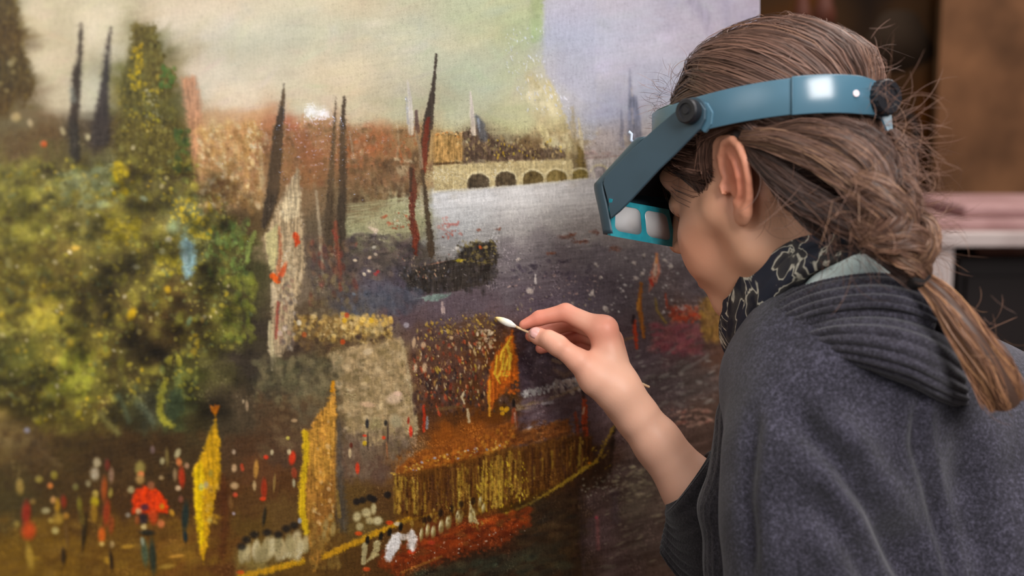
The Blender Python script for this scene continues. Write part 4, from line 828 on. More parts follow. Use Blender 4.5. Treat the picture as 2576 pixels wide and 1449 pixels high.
specks(1300, 1470, 1260, 1449, 260, '2c2119 382a1c 40301f 4a3a26 2a2620', 6, 20, 3.4, -.3, .15, .45, h=.15)
# red reflection under the rowers
poly([(960, 1420), (1060, 1372), (1200, 1325), (1310, 1300), (1330, 1315), (1260, 1370), (1120, 1410), (1000, 1449)], '6a2e15', 8, 16, .75, .2, .2)
specks(960, 1330, 1380, 1430, 260, '7a3216 8a3c18 5a2814 983f1a 6a4020', 4, 12, 3.0, -.3, .25, .6, slope=-.28, h=.3)
specks(960, 1320, 1400, 1440, 50, 'd0b8a0 c4a488 d8ccc0', 1, 3, 2.4, -.3, .6, .8, slope=-.25, h=.6)
specks(1050, 1420, 1360, 1449, 260, '2f2a20 3a3226 25221c 45402e 33382c', 7, 20, 3.2, -.3, .2, .5, inside=lambda x, y: y > 1440 - (x - 1050) * .2, h=.15)
# gilt rails and rowers
line([(600, 1452, 8), (690, 1430, 8), (762, 1412, 7)], 'b5841a', .92, 3, 5, .5); line([(814, 1400, 7), (900, 1362, 8), (998, 1318, 6), (1030, 1305, 4)], 'b5831c', .92, 3, 5, .5)
line([(1000, 1318, 4), (1100, 1290, 3)], '7d5a20', .6); line([(1010, 1440, 3), (1110, 1400, 3)], '8a5a28', .6)
for _ in range(46):
    x = R_.uniform(600, 770); y = 1392 - (x - 600) * .12 + R_.gauss(0, 8)
    blob(x, y, R_.uniform(9, 15), R_.uniform(18, 32), hexc(R_.choice(['b8a878', 'a8976a', 'c4b68a', '8f8258'])), .8, R_.uniform(-.1, .35), .5, .5)
for (x, y) in ((620, 1358), (640, 1345), (672, 1340), (740, 1322), (720, 1330), (700, 1345), (608, 1375)): blob(x, y, 16, 13, hexc('1f1d1c'), .8, 0, .6)
blob(754, 1310, 6, 9, hexc('9aa4b5'), .8)
for (x, y, rx, ry) in ((898, 1300, 13, 16), (922, 1290, 16, 15), (940, 1280, 9, 18), (950, 1310, 16, 14), (905, 1325, 12, 13), (930, 1310, 13, 12)): blob(x, y, rx, ry, hexc(R_.choice(['d0c494', 'c4b684', 'b5a674'])), .85, R_.uniform(-.4, .4), .5, .6)
for (x, y) in ((897, 1262), (930, 1252), (940, 1256), (975, 1245), (912, 1258)): blob(x, y, 12, 11, hexc('1f1c1c'), .85)
for (x, y, c) in ((902, 1342, 'c9481c'), (980, 1315, 'c4421c'), (1034, 1388, 'c43a1c'), (922, 1432, 'b5451f'), (1000, 1318, 'cfc0a0'), (605, 1440, 'b84a1c'), (1085, 1365, 'a03a24')): blob(x, y, 12, 7, hexc(c), .85)
for (x, y, rx, ry) in ((820, 1320, 9, 22), (838, 1330, 9, 24), (832, 1300, 8, 12), (815, 1345, 7, 14)): blob(x, y, rx, ry, hexc('a08a54'), .7, .1, .6)
poly([(968, 1400), (972, 1372), (985, 1345), (1002, 1338), (1012, 1345), (1008, 1372), (996, 1390), (986, 1410), (972, 1411)], 'e2dedb', 3, 5, .97, .8, .05, .06)
poly([(1024, 1340), (1036, 1331), (1048, 1345), (1046, 1372), (1038, 1388), (1026, 1380)], 'ded6cf', 3, 5, .95, .8, .06, .08)
line([(1012, 1352, 8), (1026, 1350, 7)], 'd0c4b8', .8); line([(918, 1372, 7), (914, 1415, 6)], 'b5a878', .85); line([(950, 1368, 8), (938, 1400, 6)], 'b0a270', .8, 2, 5); line([(925, 1410, 3), (950, 1395, 4)], 'b5a470', .8)
for (x, y) in ((924, 1358), (958, 1348), (980, 1338), (1008, 1325)): blob(x, y, 7, 14, hexc('1a1816'), .9, .1)
for k, (x, y, w, h) in enumerate(((1060, 1345, 6, 22), (1076, 1334, 7, 22), (1090, 1338, 8, 20), (1110, 1325, 9, 22), (1128, 1314, 10, 22), (1155, 1300, 12, 22), (1188, 1298, 12, 24), (1208, 1262, 6, 18), (1216, 1278, 6, 16))):
    blob(x, y, w, h, hexc('8d7c4c'), .75, .15, .5, .3)
    blob(x - w * .2, y - h * .15, w * .62, h * .75, hexc('c4b684'), .8, .22, .6, .7); blob(x - w * .45, y - h * .3, w * .2, h * .5, hexc('dccfa2'), .9, .2, .5, .8); blob(x + w * .5, y + h * .3, w * .25, h * .45, hexc('6d5a34'), .7, .1)
poly([(1182, 1262), (1179, 1312), (1203, 1318)], 'b5a674', 2, 4, .8, .5)
for (x, y) in ((1080, 1305), (1068, 1310), (1160, 1268), (1190, 1260), (1108, 1290), (1136, 1280)): blob(x, y, 8, 12, hexc('1f1814'), .7)
specks(1000, 1220, 1260, 1330, 60, '8a6a2c a8823c 4d3416', 2, 6, 2.6, 1.5, .3, .65)
# --- right side: river between swab and shoulder
poly([(1466, 1225), (1540, 1170), (1600, 1090), (1900, 1000), (1900, 1570), (1474, 1570)], '57473f', 8, 12, .22, 0, .1)
for _ in range(1100):
    x = R_.uniform(1470, 1910); y = R_.uniform(860, 1560)
    if y < 1230 - (x - 1470) * 1.9: continue
    i = CANV[int(y) + OY, min(CW - 1, int(x) + OX)]
    blob(x, y, R_.uniform(10, 46), R_.uniform(2, 5), np.clip(i * R_.uniform(.82, 1.22), 0, 1), .5, -.32 + R_.gauss(0, .1), .8, .2)
specks(1560, 1800, 880, 1030, 70, '8f8a82 7d7a76 a5a098', 3, 8, 4, -.3, .3, .5, h=.4)
specks(1540, 1640, 1170, 1260, 90, 'a39878 8f866c b5ab8a 7a7060', 2, 7, 3.2, -.25, .3, .6, h=.5)
specks(1520, 1720, 1240, 1440, 70, '9a8f74 857b68 a89c80', 2, 6, 5, -.32, .15, .45, h=.3)
specks(1460, 1560, 1180, 1250, 40, '9a927c b0a890', 2, 5, 2.2, -.3, .6, .6)
specks(1690, 1790, 1030, 1075, 40, 'b08a7a a0685a c09c88', 3, 7, 4, -.1, .2, .6)
line([(1502, 1300, 4), (1505, 1380, 4)], '8a4f4c', .55, 4); blob(1500, 1302, 5, 5, hexc('a84450'), .7); line([(1545, 1240, 10), (1550, 1310, 9)], '453a40', .5, 6, 6)
line([(1462, 1235, 5), (1464, 1340, 5), (1470, 1460, 5)], '3d3130', .5, 5, 6)
# small standards on the right
poly([(1652, 637), (1660, 665), (1659, 695), (1646, 715), (1632, 735), (1634, 700), (1642, 672)], 'b5705a', 3, 5, .92, .4, .12, .2)
line([(1650, 650, 3), (1648, 690, 5)], 'd8bda6', .8, 2, 4); line([(1636, 705, 4), (1642, 718, 4)], 'b03a2c', .85); line([(1652, 640, 2), (1650, 660, 3)], 'c07a3c', .8)
line([(1613, 712, 3), (1608, 760, 6), (1612, 800, 6), (1620, 850, 3)], '9c5c26', .9, 2, 4); line([(1607, 750, 2), (1604, 780, 3)], 'c98a3c', .8)
line([(1596, 808, 4), (1598, 840, 5), (1602, 876, 3)], 'ad3c22', .92, 2, 3); line([(1594, 795, 4), (1592, 812, 4)], '2c2224', .8); line([(1560, 858, 4), (1594, 848, 3)], '7d5c40', .6)
line([(1648, 750, 2), (1652, 780, 3), (1675, 812, 3)], '8f7434', .7); line([(1674, 740, 2), (1678, 775, 3)], 'a0402c', .8)
specks(1690, 1765, 770, 812, 90, 'a5402c b5472c 8c3c2e b56a50', 3, 9, 1.8, .3, .8, .75, h=.4); specks(1685, 1770, 755, 780, 40, 'b5a8a0 9c8c88', 2, 5, 2, 1.3, .4, .7)
specks(1640, 1765, 815, 890, 170, '7a444a 8a5054 6a3c42 94605c 84424a', 4, 13, 2.6, -.2, .5, .6, h=.3)
poly([(1763, 752), (1800, 742), (1910, 730), (1910, 850), (1800, 862), (1765, 850)], '846238', 5, 12, .85, .3, .15, .25)
specks(1763, 1905, 740, 860, 120, '94703c 7a5830 a5803f 6a4a2c', 4, 12, 2.4, 1.5, .3, .6); line([(1740, 872, 8), (1900, 866, 8)], '43352f', .6, 8, 6)
specks(1735, 1900, 700, 742, 50, '4a4448 3f383c 6a6260', 5, 12, 2, 1, .8, .5)
# --- unifying surface: bristle marks, craquelure speckle, canvas threads
sky_ = np.clip((330 - YY) / 40, 0, 1)
br = (noi(XX, YY, 34, 3.2, 21, -.18) - .5) * .09 + (noi(XX, YY, 5, 5, 22) - .5) * .08 + (noi(XX, YY, 1.7, 1.7, 23) - .5) * .14 + (noi(XX, YY, 2.2, 14, 24) - .5) * .13
CANV *= (1 + br * (1 - .55 * sky_))[..., None]
dk = noi(XX, YY, 2.2, 2.2, 25); lt = noi(XX, YY, 2.4, 2.4, 26) * noi(XX, YY, 40, 40, 27)
CANV *= (1 - .28 * np.clip((dk - .80) * 8, 0, 1) * (1 - .6 * sky_))[..., None]
mk = np.clip((lt - .58) * 7, 0, 1) * .35 * (1 - sky_)
CANV += mk[..., None] * (np.minimum(1, CANV * 1.9 + .08) - CANV)
fo_ = np.clip((650 - XX) / 60, 0, 1) * np.clip((YY - 395) / 40, 0, 1) * np.clip((1100 - YY) / 60, 0, 1)
CANV *= (1 + fo_ * (-.15 + .5 * (noi(XX, YY, 66, 52, 51) - .5) + .5 * (noi(XX, YY, 30, 26, 52) - .5)))[..., None]
tw_ = np.clip((XX - 640) / 30, 0, 1) * np.clip((1080 - XX) / 30, 0, 1) * np.clip((YY - 318) / 14, 0, 1) * np.clip((500 - YY) / 30, 0, 1)
CANV += (tw_ * .30)[..., None] * (np.array([.42, .335, .24], np.float32) * (1 + .5 * (noi(XX, YY, 16, 60, 53) - .5))[..., None] - CANV)
rt_ = np.clip((XX - 1470) / 60, 0, 1) * np.clip((YY - 840) / 80, 0, 1)
CANV *= (1 + rt_ * (.20 + .4 * (noi(XX, YY, 90, 14, 54, -.33) - .5)))[..., None]
rv_ = YY - (484 - (XX - 1090) * .094)
rv_ = np.clip(rv_ / 6, 0, 1) * np.clip((120 - rv_) / 90, 0, 1) * np.clip((XX - 1086) / 6, 0, 1)
CANV += (rv_ * .55)[..., None] * (np.array([.90, .90, .915], np.float32) * (1 + .22 * (noi(XX, YY, 60, 5, 55, -.09) - .5) + .2 * (noi(XX, YY, 2.5, 8, 56) - .5))[..., None] - CANV)
cl_ = (noi(XX, YY, 210, 120, 41) - .5) * .7 + (noi(XX, YY, 80, 60, 42) - .5) * .5
CANV *= (1 + sky_[..., None] * cl_[..., None] * np.array([.13, .11, .10], np.float32))
CANV += sky_[..., None] * ((noi(XX, YY, 150, 90, 43) - .5) * .05)[..., None] * np.array([1.0, 0, -.5], np.float32)
CANV *= 1 + sky_[..., None] * np.array([-.01, 0, .05], np.float32)
CANV *= 1 - .075 * np.clip((CANV.mean(-1, keepdims=True) - .35) / .5, 0, 1)
CANV = np.where(CANV < .33, .33 - (.33 - CANV) * 1.16, CANV)
CANV = np.clip(CANV, 0.012, .97)
REL *= 1 - .97 * sky_ * (np.abs(XX - 800) < 75)
REL += (1 - .97 * sky_) * ((noi(XX, YY, 26, 3, 31, -.18) - .5) * .16 + RG2 * .16 + RGH * .12 + (noi(XX, YY, 2.0, 14, 32) - .5) * .12)

# --- the panel: dense relief mesh, edges wrapped back over its stretcher
cols = np.concatenate([np.arange(-149, 600, 3.0), np.arange(600, 1000, 2.2), np.arange(1000, 1560, 1.75), np.arange(1560, 1905, 2.8), [1905, 1908, 1911.0]])
rows = np.concatenate([np.arange(-605, -20, 9.0), np.arange(-20, 1460, 1.95), np.arange(1460, 2160, 9.0)])
CU, RV = np.meshgrid(cols, rows)
colr = bil(CANV, CU + OX, RV + OY)
hgt = bil(REL, CU + OX, RV + OY) * 0.00042
k = (CU - CX) / FPX
Z = PZ0 / (1 - PSL * k)
pn = norm(np.array([PSL, 0, -1.0]))
P = np.stack([k * Z, (CY - RV) / FPX * Z, Z], -1) + hgt[..., None] * pn
# straighten the top and bottom so the panel is a true rectangle
ytop, ybot = 0.335, -0.355
nr, nc = CU.shape
P[:, :, 1] = np.clip(P[:, :, 1], ybot, ytop)
P[0, :, 1] = ytop; P[-1, :, 1] = ybot
idx = np.arange(nr * nc, dtype=np.int32).reshape(nr, nc)
F = np.stack([idx[:-1, :-1], idx[1:, :-1], idx[1:, 1:], idx[:-1, 1:]], -1).reshape(-1, 4)
V = P.reshape(-1, 3); LC = s2l(colr.reshape(-1, 3))
# turned-over edge
ring = np.concatenate([idx[0, ::-1], idx[1:, 0], idx[-1, 1:], idx[-2:0:-1, -1]])
EV = V[ring] - pn * 0.020
eo = len(V); m_ = len(ring); q = np.arange(m_)
EF = np.stack([ring, ring[(q + 1) % m_], eo + (q + 1) % m_, eo + q], 1)
V = np.vstack([V, EV]); F = np.vstack([F, EF]); LC = np.vstack([LC, np.tile(s2l(hexc('b9b0a6')), (m_, 1))])
PAINT_GAIN = np.array([.885, .87, .855])
m_paint = mat('oil_paint_under_old_varnish', '#808080', 0.45, 0.22, attr='Col', coat=.35, bump=[(900, .34, .0006), (2600, .16, .0004)])
m_paint.node_tree.nodes['Principled BSDF'].inputs['Coat Roughness'].default_value = .02
pc = W(np.array([0.0, ybot - .03, PZ0 + .03]))
pic = empty('oil_painting', pc, True)
tag(pic, 'big oil painting of a river pageant, half cleaned, that the woman is working on', 'painting')
mesh_np('paint_layer', V, F, m_paint, pic, True, np.clip(LC * PAINT_GAIN, 0, 1))
# stretcher behind the canvas
xl, xr = P[0, 0, 0], P[0, -1, 0]
def pp(x, y, d): return np.array([x, y, PZ0 + PSL * x]) - pn * d
yt, yb = P[0, 0, 1], P[-1, 0, 1]
def bar(xa, xb, ya, yb_):
    A = [pp(xa, ya, .004), pp(xb, ya, .004), pp(xb, yb_, .004), pp(xa, yb_, .004)]
    B = [pp(xa, ya, .026), pp(xb, ya, .026), pp(xb, yb_, .026), pp(xa, yb_, .026)]
    o = mesh_np('stretcher_bar', np.array(A + B), [(0, 1, 2, 3), (7, 6, 5, 4), (0, 4, 5, 1), (1, 5, 6, 2), (2, 6, 7, 3), (3, 7, 4, 0)], m_wood, pic, False)
    fixn(o)
bar(xl + .002, xl + .04, yb + .002, yt - .002); bar(xr - .04, xr - .002, yb + .002, yt - .002)
bar(xl + .04, xr - .04, yt - .04, yt - .002); bar(xl + .04, xr - .04, yb + .002, yb + .04)
del XX, YY, CANV, REL, RGH, RG2, STR
# ---------------------------------------------------------------- the woman
PSI, PHI, RHO = math.radians(44), math.radians(17), math.radians(-4)
def head_axes():
    h = np.array([-math.cos(PSI), 0, math.sin(PSI)]); l = np.array([-math.sin(PSI), 0, -math.cos(PSI)]); y = np.array([0, 1, 0.])
    Fv = math.cos(PHI) * h - math.sin(PHI) * y; Uv = math.sin(PHI) * h + math.cos(PHI) * y
    return np.array([Fv, math.cos(RHO) * Uv - math.sin(RHO) * l, math.cos(RHO) * l + math.sin(RHO) * Uv])
HA = head_axes()                                     # rows: face direction, crown direction, her left
HO = PX(1838, 470, .975) - .070 * HA[2]
def hl(f, u, l): return HO + (np.array([f, u, l]) / 1000.0) @ HA      # head millimetres -> camera frame
def to_head(p): return ((p - HO.astype(np.float32)) @ HA.T.astype(np.float32)) * 1000.0

EARO = np.array([6.0, 2.0, 67.5]); fl = math.radians(25)
EB = np.array([-math.cos(fl), -.10, math.sin(fl)]); EU = np.array([-.13, .99, .06]); EU /= np.linalg.norm(EU)
EB -= EB @ EU * EU; EB /= np.linalg.norm(EB); EN = np.cross(EB, EU); EN = EN if EN[0] > 0 else -EN
def ear(b, u, o): return EARO + b * EB + u * EU + o * EN
def ear_c(L): return [tuple(ear(b, u, o)) + (r,) for b, u, o, r in L]

def head_sdf(q):
    d = d_ell(q, (-10, 46, 0), (90, 76, 72))
    d = smin(d, d_ell(q, (-48, 26, 0), (50, 52, 60)), 22)
    d = smin(d, d_ell(q, (36, 42, 0), (52, 52, 58)), 22)
    d = smin(d, d_ell(q, (42, -12, 0), (42, 62, 50)), 22)
    for s in (1, -1):
        d = smin(d, d_cone(q, (60, -20, s * 40), (30, -12, s * 54), 17, 12), 18)          # cheekbone
        d = smin(d, d_ell(q, (62, -40, s * 30), (22, 22, 20)), 18)                           # cheek
        d = smin(d, d_cone(q, (8, -50, s * 45), (66, -78, s * 10), 14, 13), 22)             # jaw line
        d = smin(d, d_cone(q, (16, -6, s * 54), (10, -48, s * 46), 12, 14), 18)            # masseter
        d = smin(d, d_cone(q, (84, 33, s * 12), (68, 34, s * 46), 8, 8), 12)                # brow
        d = smax(d, -(d_ell(q, (92, 10, s * 31), (17, 13, 17))), 12)                           # eye socket
        d = smin(d, d_ell(q, (71, 11, s * 31), (13.5, 12, 15)), 4)                           # lids over the eye
    d = smin(d, d_ell(q, (74, -48, 0), (19, 26, 27)), 16)
    d = smin(d, d_ell(q, (72, -80, 0), (15, 12, 16)), 14)                                   # chin
    d = smin(d, d_cone(q, (90, 24, 0), (110, -14, 0), 6.5, 8.5), 9)                         # nose
    for s in (1, -1):
        d = smin(d, d_ell(q, (99, -19, s * 10), (10, 7, 7)), 6)
        d = smax(d, -d_ell(q, (101, -26, s * 6), (4, 4, 3)), 3)
        d = smin(d, d_cone(q, (96, -43, s * 2), (86, -47, s * 20), 5, 2.5), 5)              # lips
        d = smin(d, d_cone(q, (94, -54, s * 2), (86, -51, s * 19), 6, 2.5), 5)
    d = smax(d, -d_cone(q, (104, -48.5, -14), (104, -48.5, 14), 3.4, 3.4), 2)
    # neck leaning back from the jaw to the shoulders
    nk = d_cone(q, (-22, -10, 0), NB0, 47, 48)
    for s in (1, -1):
        nk = smin(nk, d_cone(q, (-16, -14, s * 54), NB1 + np.array([0, 0, s * 12]), 12, 13), 16)   # sternomastoid
        nk = smin(nk, d_cone(q, (-58, -10, s * 24), NB2, 16, 26), 20)                         # nape muscle
    d = smin(d, nk, 16)
    # ear
    for s in (1, -1):
        e = q if s > 0 else q * np.array([1, 1, -1], np.float32)
        plate = d_ell(e, ear(17, 6, -2), (15, 27, 3.2), np.array([EB, EU, EN]))
        hx = d_chain(e, ear_c([(5, 3, 1, 2.0), (1.5, 12, 1, 2.8), (3, 24, 1, 3.2), (11, 33, 0, 3.5), (21, 34, -1, 3.7), (29, 27, -1, 3.8), (33, 14, -1, 3.8), (32, 0, -1, 3.6), (28, -13, -1, 3.4), (21, -23, -.5, 4.2)]))
        ah = d_chain(e, ear_c([(14, 24, 0, 2.0), (21, 16, 1, 2.8), (23, 4, 1.5, 3.0), (20, -8, 1.5, 2.8), (13, -14, 2, 3.0)]))
        lobe = d_ell(e, ear(13.5, -25, -.5), (9.5, 9.5, 4.6), np.array([EB, EU, EN]))
        tr = d_cone(e, ear(1, 1, 2), ear(5, -4, 5), 4.5, 3.6)
        au = smin(smin(plate, hx, 2.5), ah, 2.5); au = smin(au, lobe, 6); au = smin(au, tr, 4)
        au = smax(au, -d_ell(e, ear(11, -1, 4.5), (7.5, 9, 5.5), np.array([EB, EU, EN])), 2.5)
        d = smin(d, au, 5)
    return d
NBc = PX(2085, 830, 1.01)                              # foot of the neck between the shoulders
NB0 = to_head(NBc); NB1 = to_head(PX(1985, 850, 1.05)); NB2 = to_head(PX(2150, 760, .985))

def sdf_head_cam(p): return head_sdf(to_head(p)) / 1000.0
corn = np.array([hl(f, u, l) for f in (-118, 128) for u in (-105, 135) for l in (-100, 100)])
lo = corn.min(0) - .01; hi = corn.max(0) + .01; lo[1] = min(lo[1], NBc[1] - .04)
hV, hF = sdf_mesh(sdf_head_cam, lo, hi, .0019)
hV = relax(hV, hF, 1, .5)

# --- right arm and hand
def C(x, y, z, r): return tuple(PX(x, y, z)) + (r / 1000.,)
FIN = {
 'index': [C(1518, 830, 1.088, 9.8), C(1423, 786, 1.098, 8.0), C(1357, 800, 1.103, 6.6), C(1318, 817, 1.104, 4.6)],
 'middle': [C(1528, 842, 1.104, 9.6), C(1443, 808, 1.126, 8.4), C(1376, 829, 1.126, 7.0), C(1336, 845, 1.118, 5.6)],
 'ring': [C(1537, 856, 1.116, 10), C(1458, 838, 1.143, 8.0), C(1397, 863, 1.138, 6.8), C(1361, 876, 1.128, 5.4)],
 'little': [C(1540, 874, 1.124, 9.2), C(1484, 868, 1.146, 7.0), C(1440, 882, 1.144, 5.8), C(1412, 890, 1.137, 4.8)],
 'thumb': [C(1502, 950, 1.083, 14.5), C(1456, 908, 1.078, 10.2), C(1403, 869, 1.080, 8.6), C(1355, 846, 1.087, 7.2)],
}
WR = C(1556, 982, 1.088, 15.5); WU = C(1562, 1003, 1.110, 14)
def sdf_arm(p):
    d = d_cone(p, WR[:3], FIN['index'][0][:3], WR[3], .0118)
    d = smin(d, d_cone(p, WR[:3], FIN['middle'][0][:3], WR[3], .0110), .006)
    d = smin(d, d_cone(p, WU[:3], FIN['ring'][0][:3], WU[3], .0105), .008)
    d = smin(d, d_cone(p, WU[:3], FIN['little'][0][:3], WU[3], .0100), .008)
    # thumb ball and web
    d = smin(d, d_cone(p, WR[:3], FIN['thumb'][0][:3], WR[3], FIN['thumb'][0][3]), .012)
    d = smin(d, d_cone(p, FIN['thumb'][0][:3], PX(1524, 868, 1.092), .0105, .0085), .010)
    th = d_chain(p, FIN['thumb'], .004)
    th = smin(th, d_cone(p, FIN['thumb'][3][:3], PX(1347, 842, 1.088), .0072, .0068), .003)
    th = smin(th, d_cone(p, C(1403, 869, 1.077, 0)[:3], C(1380, 852, 1.079, 0)[:3], .0082, .0080), .004)
    d = smin(d, th, .009)
    fi = d_chain(p, FIN['index'], .003); d = smin(d, fi, .009)
    for n in ('middle', 'ring', 'little'):
        d = smin(d, d_chain(p, FIN[n], .003), .0035)
    d = smin(d, d_cone(p, PX(1522, 826, 1.084), PX(1524, 826, 1.085), .0075, .0075), .008)   # knuckle
    # creases on the joints
    # forearm
    a = [WR[:3] + (.0175,), C(1600, 1042, 1.093, 17.5), C(1652, 1108, 1.096, 19.5), C(1742, 1225, 1.098, 25), C(1850, 1385, 1.092, 36)]
    b = [WU[:3] + (.0155,), C(1597, 1055, 1.109, 15), C(1650, 1125, 1.112, 16.5), C(1742, 1240, 1.109, 22), C(1850, 1385, 1.092, 36)]
    d = smin(d, smin(d_chain(p, a, .01), d_chain(p, b, .01), .010), .012)
    return d
A0 = PXS([(1270, 700, 1.02), (1270, 700, 1.19), (1900, 1460, 1.02), (1900, 1460, 1.2)])
aV, aF = sdf_mesh(sdf_arm, A0.min(0), A0.max(0), .0013)
aV = relax(aV, aF, 2, .5)

# --- trunk, upper arms (all under the knitwear)
SHL = PX(2050, 1040, .985); SHR = PX(2420, 1110, 1.14)
def sdf_trunk(p):
    d = d_cone(p, NBc, PX(2130, 935, 1.04), .048, .050)
    d = smin(d, d_cone(p, SHL, SHR, .034, .030), .02)
    d = smin(d, d_ell(p, PX(2230, 1300, 1.08), (.13, .13, .075)), .03)
    d = smin(d, d_cone(p, PX(2230, 1300, 1.09), PX(2260, 1800, 1.10), .12, .14), .06)
    d = smin(d, d_chain(p, [tuple(SHL) + (.036,), C(2040, 1420, .975, 36), C(1960, 1700, 1.06, 30)]), .03)
    d = smin(d, d_chain(p, [tuple(SHR) + (.036,), C(2080, 1360, 1.15, 38), C(1850, 1385, 1.092, 35)]), .03)
    return d
T0 = np.array([SHL, SHR, PX(2260, 1800, 1.1)]); lo = T0.min(0) - .2; hi = T0.max(0) + .2
tV, tF = sdf_mesh(sdf_trunk, lo, hi, .008, 4)
tV = relax(tV, tF, 2, .5)

# --- skin colour
def skin_cols():
    H = to_head(hV.astype(np.float32)); base = np.array([.84, .635, .515])
    c = np.tile(base, (len(hV), 1))
    def mix(m, col): c[:] = c * (1 - m[:, None]) + m[:, None] * np.array(col)
    mix(.75 * np.exp(-(((H - ear(20, 6, 0)) / np.array([26, 34, 16])) ** 2).sum(1) * 1.1), (.80, .44, .34))
    mix(.35 * np.exp(-(((H - np.array([60, -30, 42])) / 30) ** 2).sum(1)), (.80, .47, .36))
    mix(.5 * np.exp(-(((H - np.array([92, -49, 0])) / np.array([12, 9, 20])) ** 2).sum(1)), (.66, .30, .27))
    c2 = np.tile(np.array([.87, .67, .57]), (len(aV), 1))
    def mix2(m, col): c2[:] = c2 * (1 - m[:, None]) + m[:, None] * np.array(col)
    for n in FIN:
        for i, q in enumerate(FIN[n]):
            w = (.55 if i else .3) * (1.0 if n != 'thumb' else .45)
            mix2(w * np.exp(-((np.linalg.norm(aV - np.array(q[:3]), axis=1) / (.016 if i < 3 else .014)) ** 2)), (.80, .42, .34))
    mix2(.45 * np.exp(-((np.linalg.norm(aV - PX(1530, 822, 1.08), axis=1) / .016) ** 2)), (.84, .48, .40))
    return np.vstack([c, c2, np.tile(base, (len(tV), 1))])
woman = empty('person', W(PX(2230, 1780, 1.08)), True)
tag(woman, 'woman in a dark grey knitted poncho leaning to the painting with braided brown hair', 'person')
m_skin = mat('skin', '#d9a98c', 0.48, 0.35, sss=.12, attr='Col', bump=[(420, .10, .0008), (1500, .12, .0003)])
o1, o2 = len(hV), len(hV) + len(aV)
body = mesh_np('body', np.vstack([hV, aV, tV]), np.vstack([hF, aF + o1, tF + o2]), m_skin, woman, True, s2l(np.clip(skin_cols(), 0, 1)))
# thumb nail
nb = norm(np.array(FIN['thumb'][3][:3]) - np.array(FIN['thumb'][2][:3]))
nc_ = PX(1359, 843, 1.080); nz = norm(np.array([-.10, .42, -.90])); nz = norm(nz - nz @ nb * nb); ns = np.cross(nb, nz)
NV = []; NFc = []
for i in range(9):
    u = -1 + 2 * i / 8.0
    for j in range(9):
        v = -1 + 2 * j / 8.0
        w = .0052 * (1 - .10 * abs(u) ** 3) * math.sqrt(max(0, 1 - (max(0, abs(u) - .45) / .62) ** 2))
        NV.append(np.array(FIN['thumb'][3][:3]) + nb * (.0005 + .0062 * u) + ns * (w * v) + nz * (.0077 - .0026 * v * v - .0007 * u * u))
for i in range(8):
    for j in range(8): NFc.append((i * 9 + j, i * 9 + j + 1, i * 9 + 10 + j, i * 9 + 9 + j))
m_nail = mat('fingernail', '#d9a39a', 0.25, 0.5)
nail = mesh_np('thumbnail', np.array(NV), NFc, m_nail, woman)
so = nail.modifiers.new('solid', 'SOLIDIFY'); so.thickness = .0006
# eyes, lashes under the visor
# ---------------------------------------------------------------- swab
m_stick = mat('birch_stick', '#d8b892', 0.6, noise=('#c09c74', 300, 2, .4, .7))
swab = empty('cotton_swab', W(PX(1247, 798, 1.100)))
tag(swab, 'thin wooden cotton swab held between thumb and index finger at the painting', 'cotton swab')
s0 = PX(1250, 800, 1.099); s1 = PX(1634, 974, 1.122)
sd = norm(s1 - s0)
v, f = tube([s0 + sd * .012, s0 + sd * .05, s1 - sd * .001, s1], [.00115, .00115, .00115, .0009], 10)
mesh_np('stick', v, f, m_stick, swab)
prof = [(0, .0003), (.0015, .0013), (.004, .0022), (.007, .0029), (.011, .0033), (.0145, .0031), (.017, .0023), (.020, .0014)]
P = np.array([s0 + sd * (a - .0015) for a, r in prof])
v, f = tube(P, [r for a, r in prof], 16)
tcol = []
for i in range(len(prof)):
    k = i / (len(prof) - 1.0)
    tcol += [np.array(hexc('d9b45c')) * max(0, 1 - k * 2.0) + np.array(hexc('e8e2d8')) * min(1, k * 2.0)] * 16
m_cot = mat('cotton', '#e8e4de', 0.95, .1, attr='Col', bump=[(1500, .5, .0006)])
mesh_np('cotton_tip', v, f, m_cot, swab, True, s2l(np.array(tcol)))

# ---------------------------------------------------------------- headband magnifier
m_blue = mat('steel_blue_plastic', '#4a6e81', 0.33, .5, noise=('#446778', 30, 2, .4, .7))
m_visor = mat('slate_blue_plastic', '#374d5a', 0.45, .5, noise=('#334752', 30, 2, .4, .7))
m_black = mat('black_plastic', '#1c1c20', 0.42, .45)
m_strap = mat('glossy_blue_plastic', '#4a6e81', 0.2, .7)
m_felt = mat('black_felt_lining', '#131012', 0.9, .1)
m_turq = mat('turquoise_acrylic', '#1f8fa2', 0.22, .5, noise=('#3aa9b8', 60, 2, .45, .7))
m_lens = bpy.data.materials.new('lens_glass'); m_lens.use_nodes = True
b = m_lens.node_tree.nodes['Principled BSDF']
b.inputs['Base Color'].default_value = (.95, .95, .96, 1); b.inputs['Transmission Weight'].default_value = .55
b.inputs['Roughness'].default_value = .22; b.inputs['IOR'].default_value = 1.45
m_rivet = mat('pale_rivet', '#e6d5da', 0.4)
mag = empty('headband_magnifier', W(PX(1800, 300, .96)))
tag(mag, 'blue headband magnifier with slate visor and black knobs worn on the woman\'s head', 'magnifier')
hh = np.array([-.743, 0, .669]); LL = np.array([-.669, 0, -.743])
BC = np.array([.206, .1405, 1.0125]); BA, BB = .0955, .0745
def bandp(t, dr=0.0):
    t = np.radians(t)
    c, s = np.cos(t), np.sin(t)
    y = .1408 - .004 * c - .0035 * s + .0035 * np.sin(2 * t) * -1
    return BC * np.array([1, 0, 1]) + np.outer((BA + dr) * c, hh) + np.outer((BB + dr) * s, LL) + np.outer(y, [0, 1, 0])
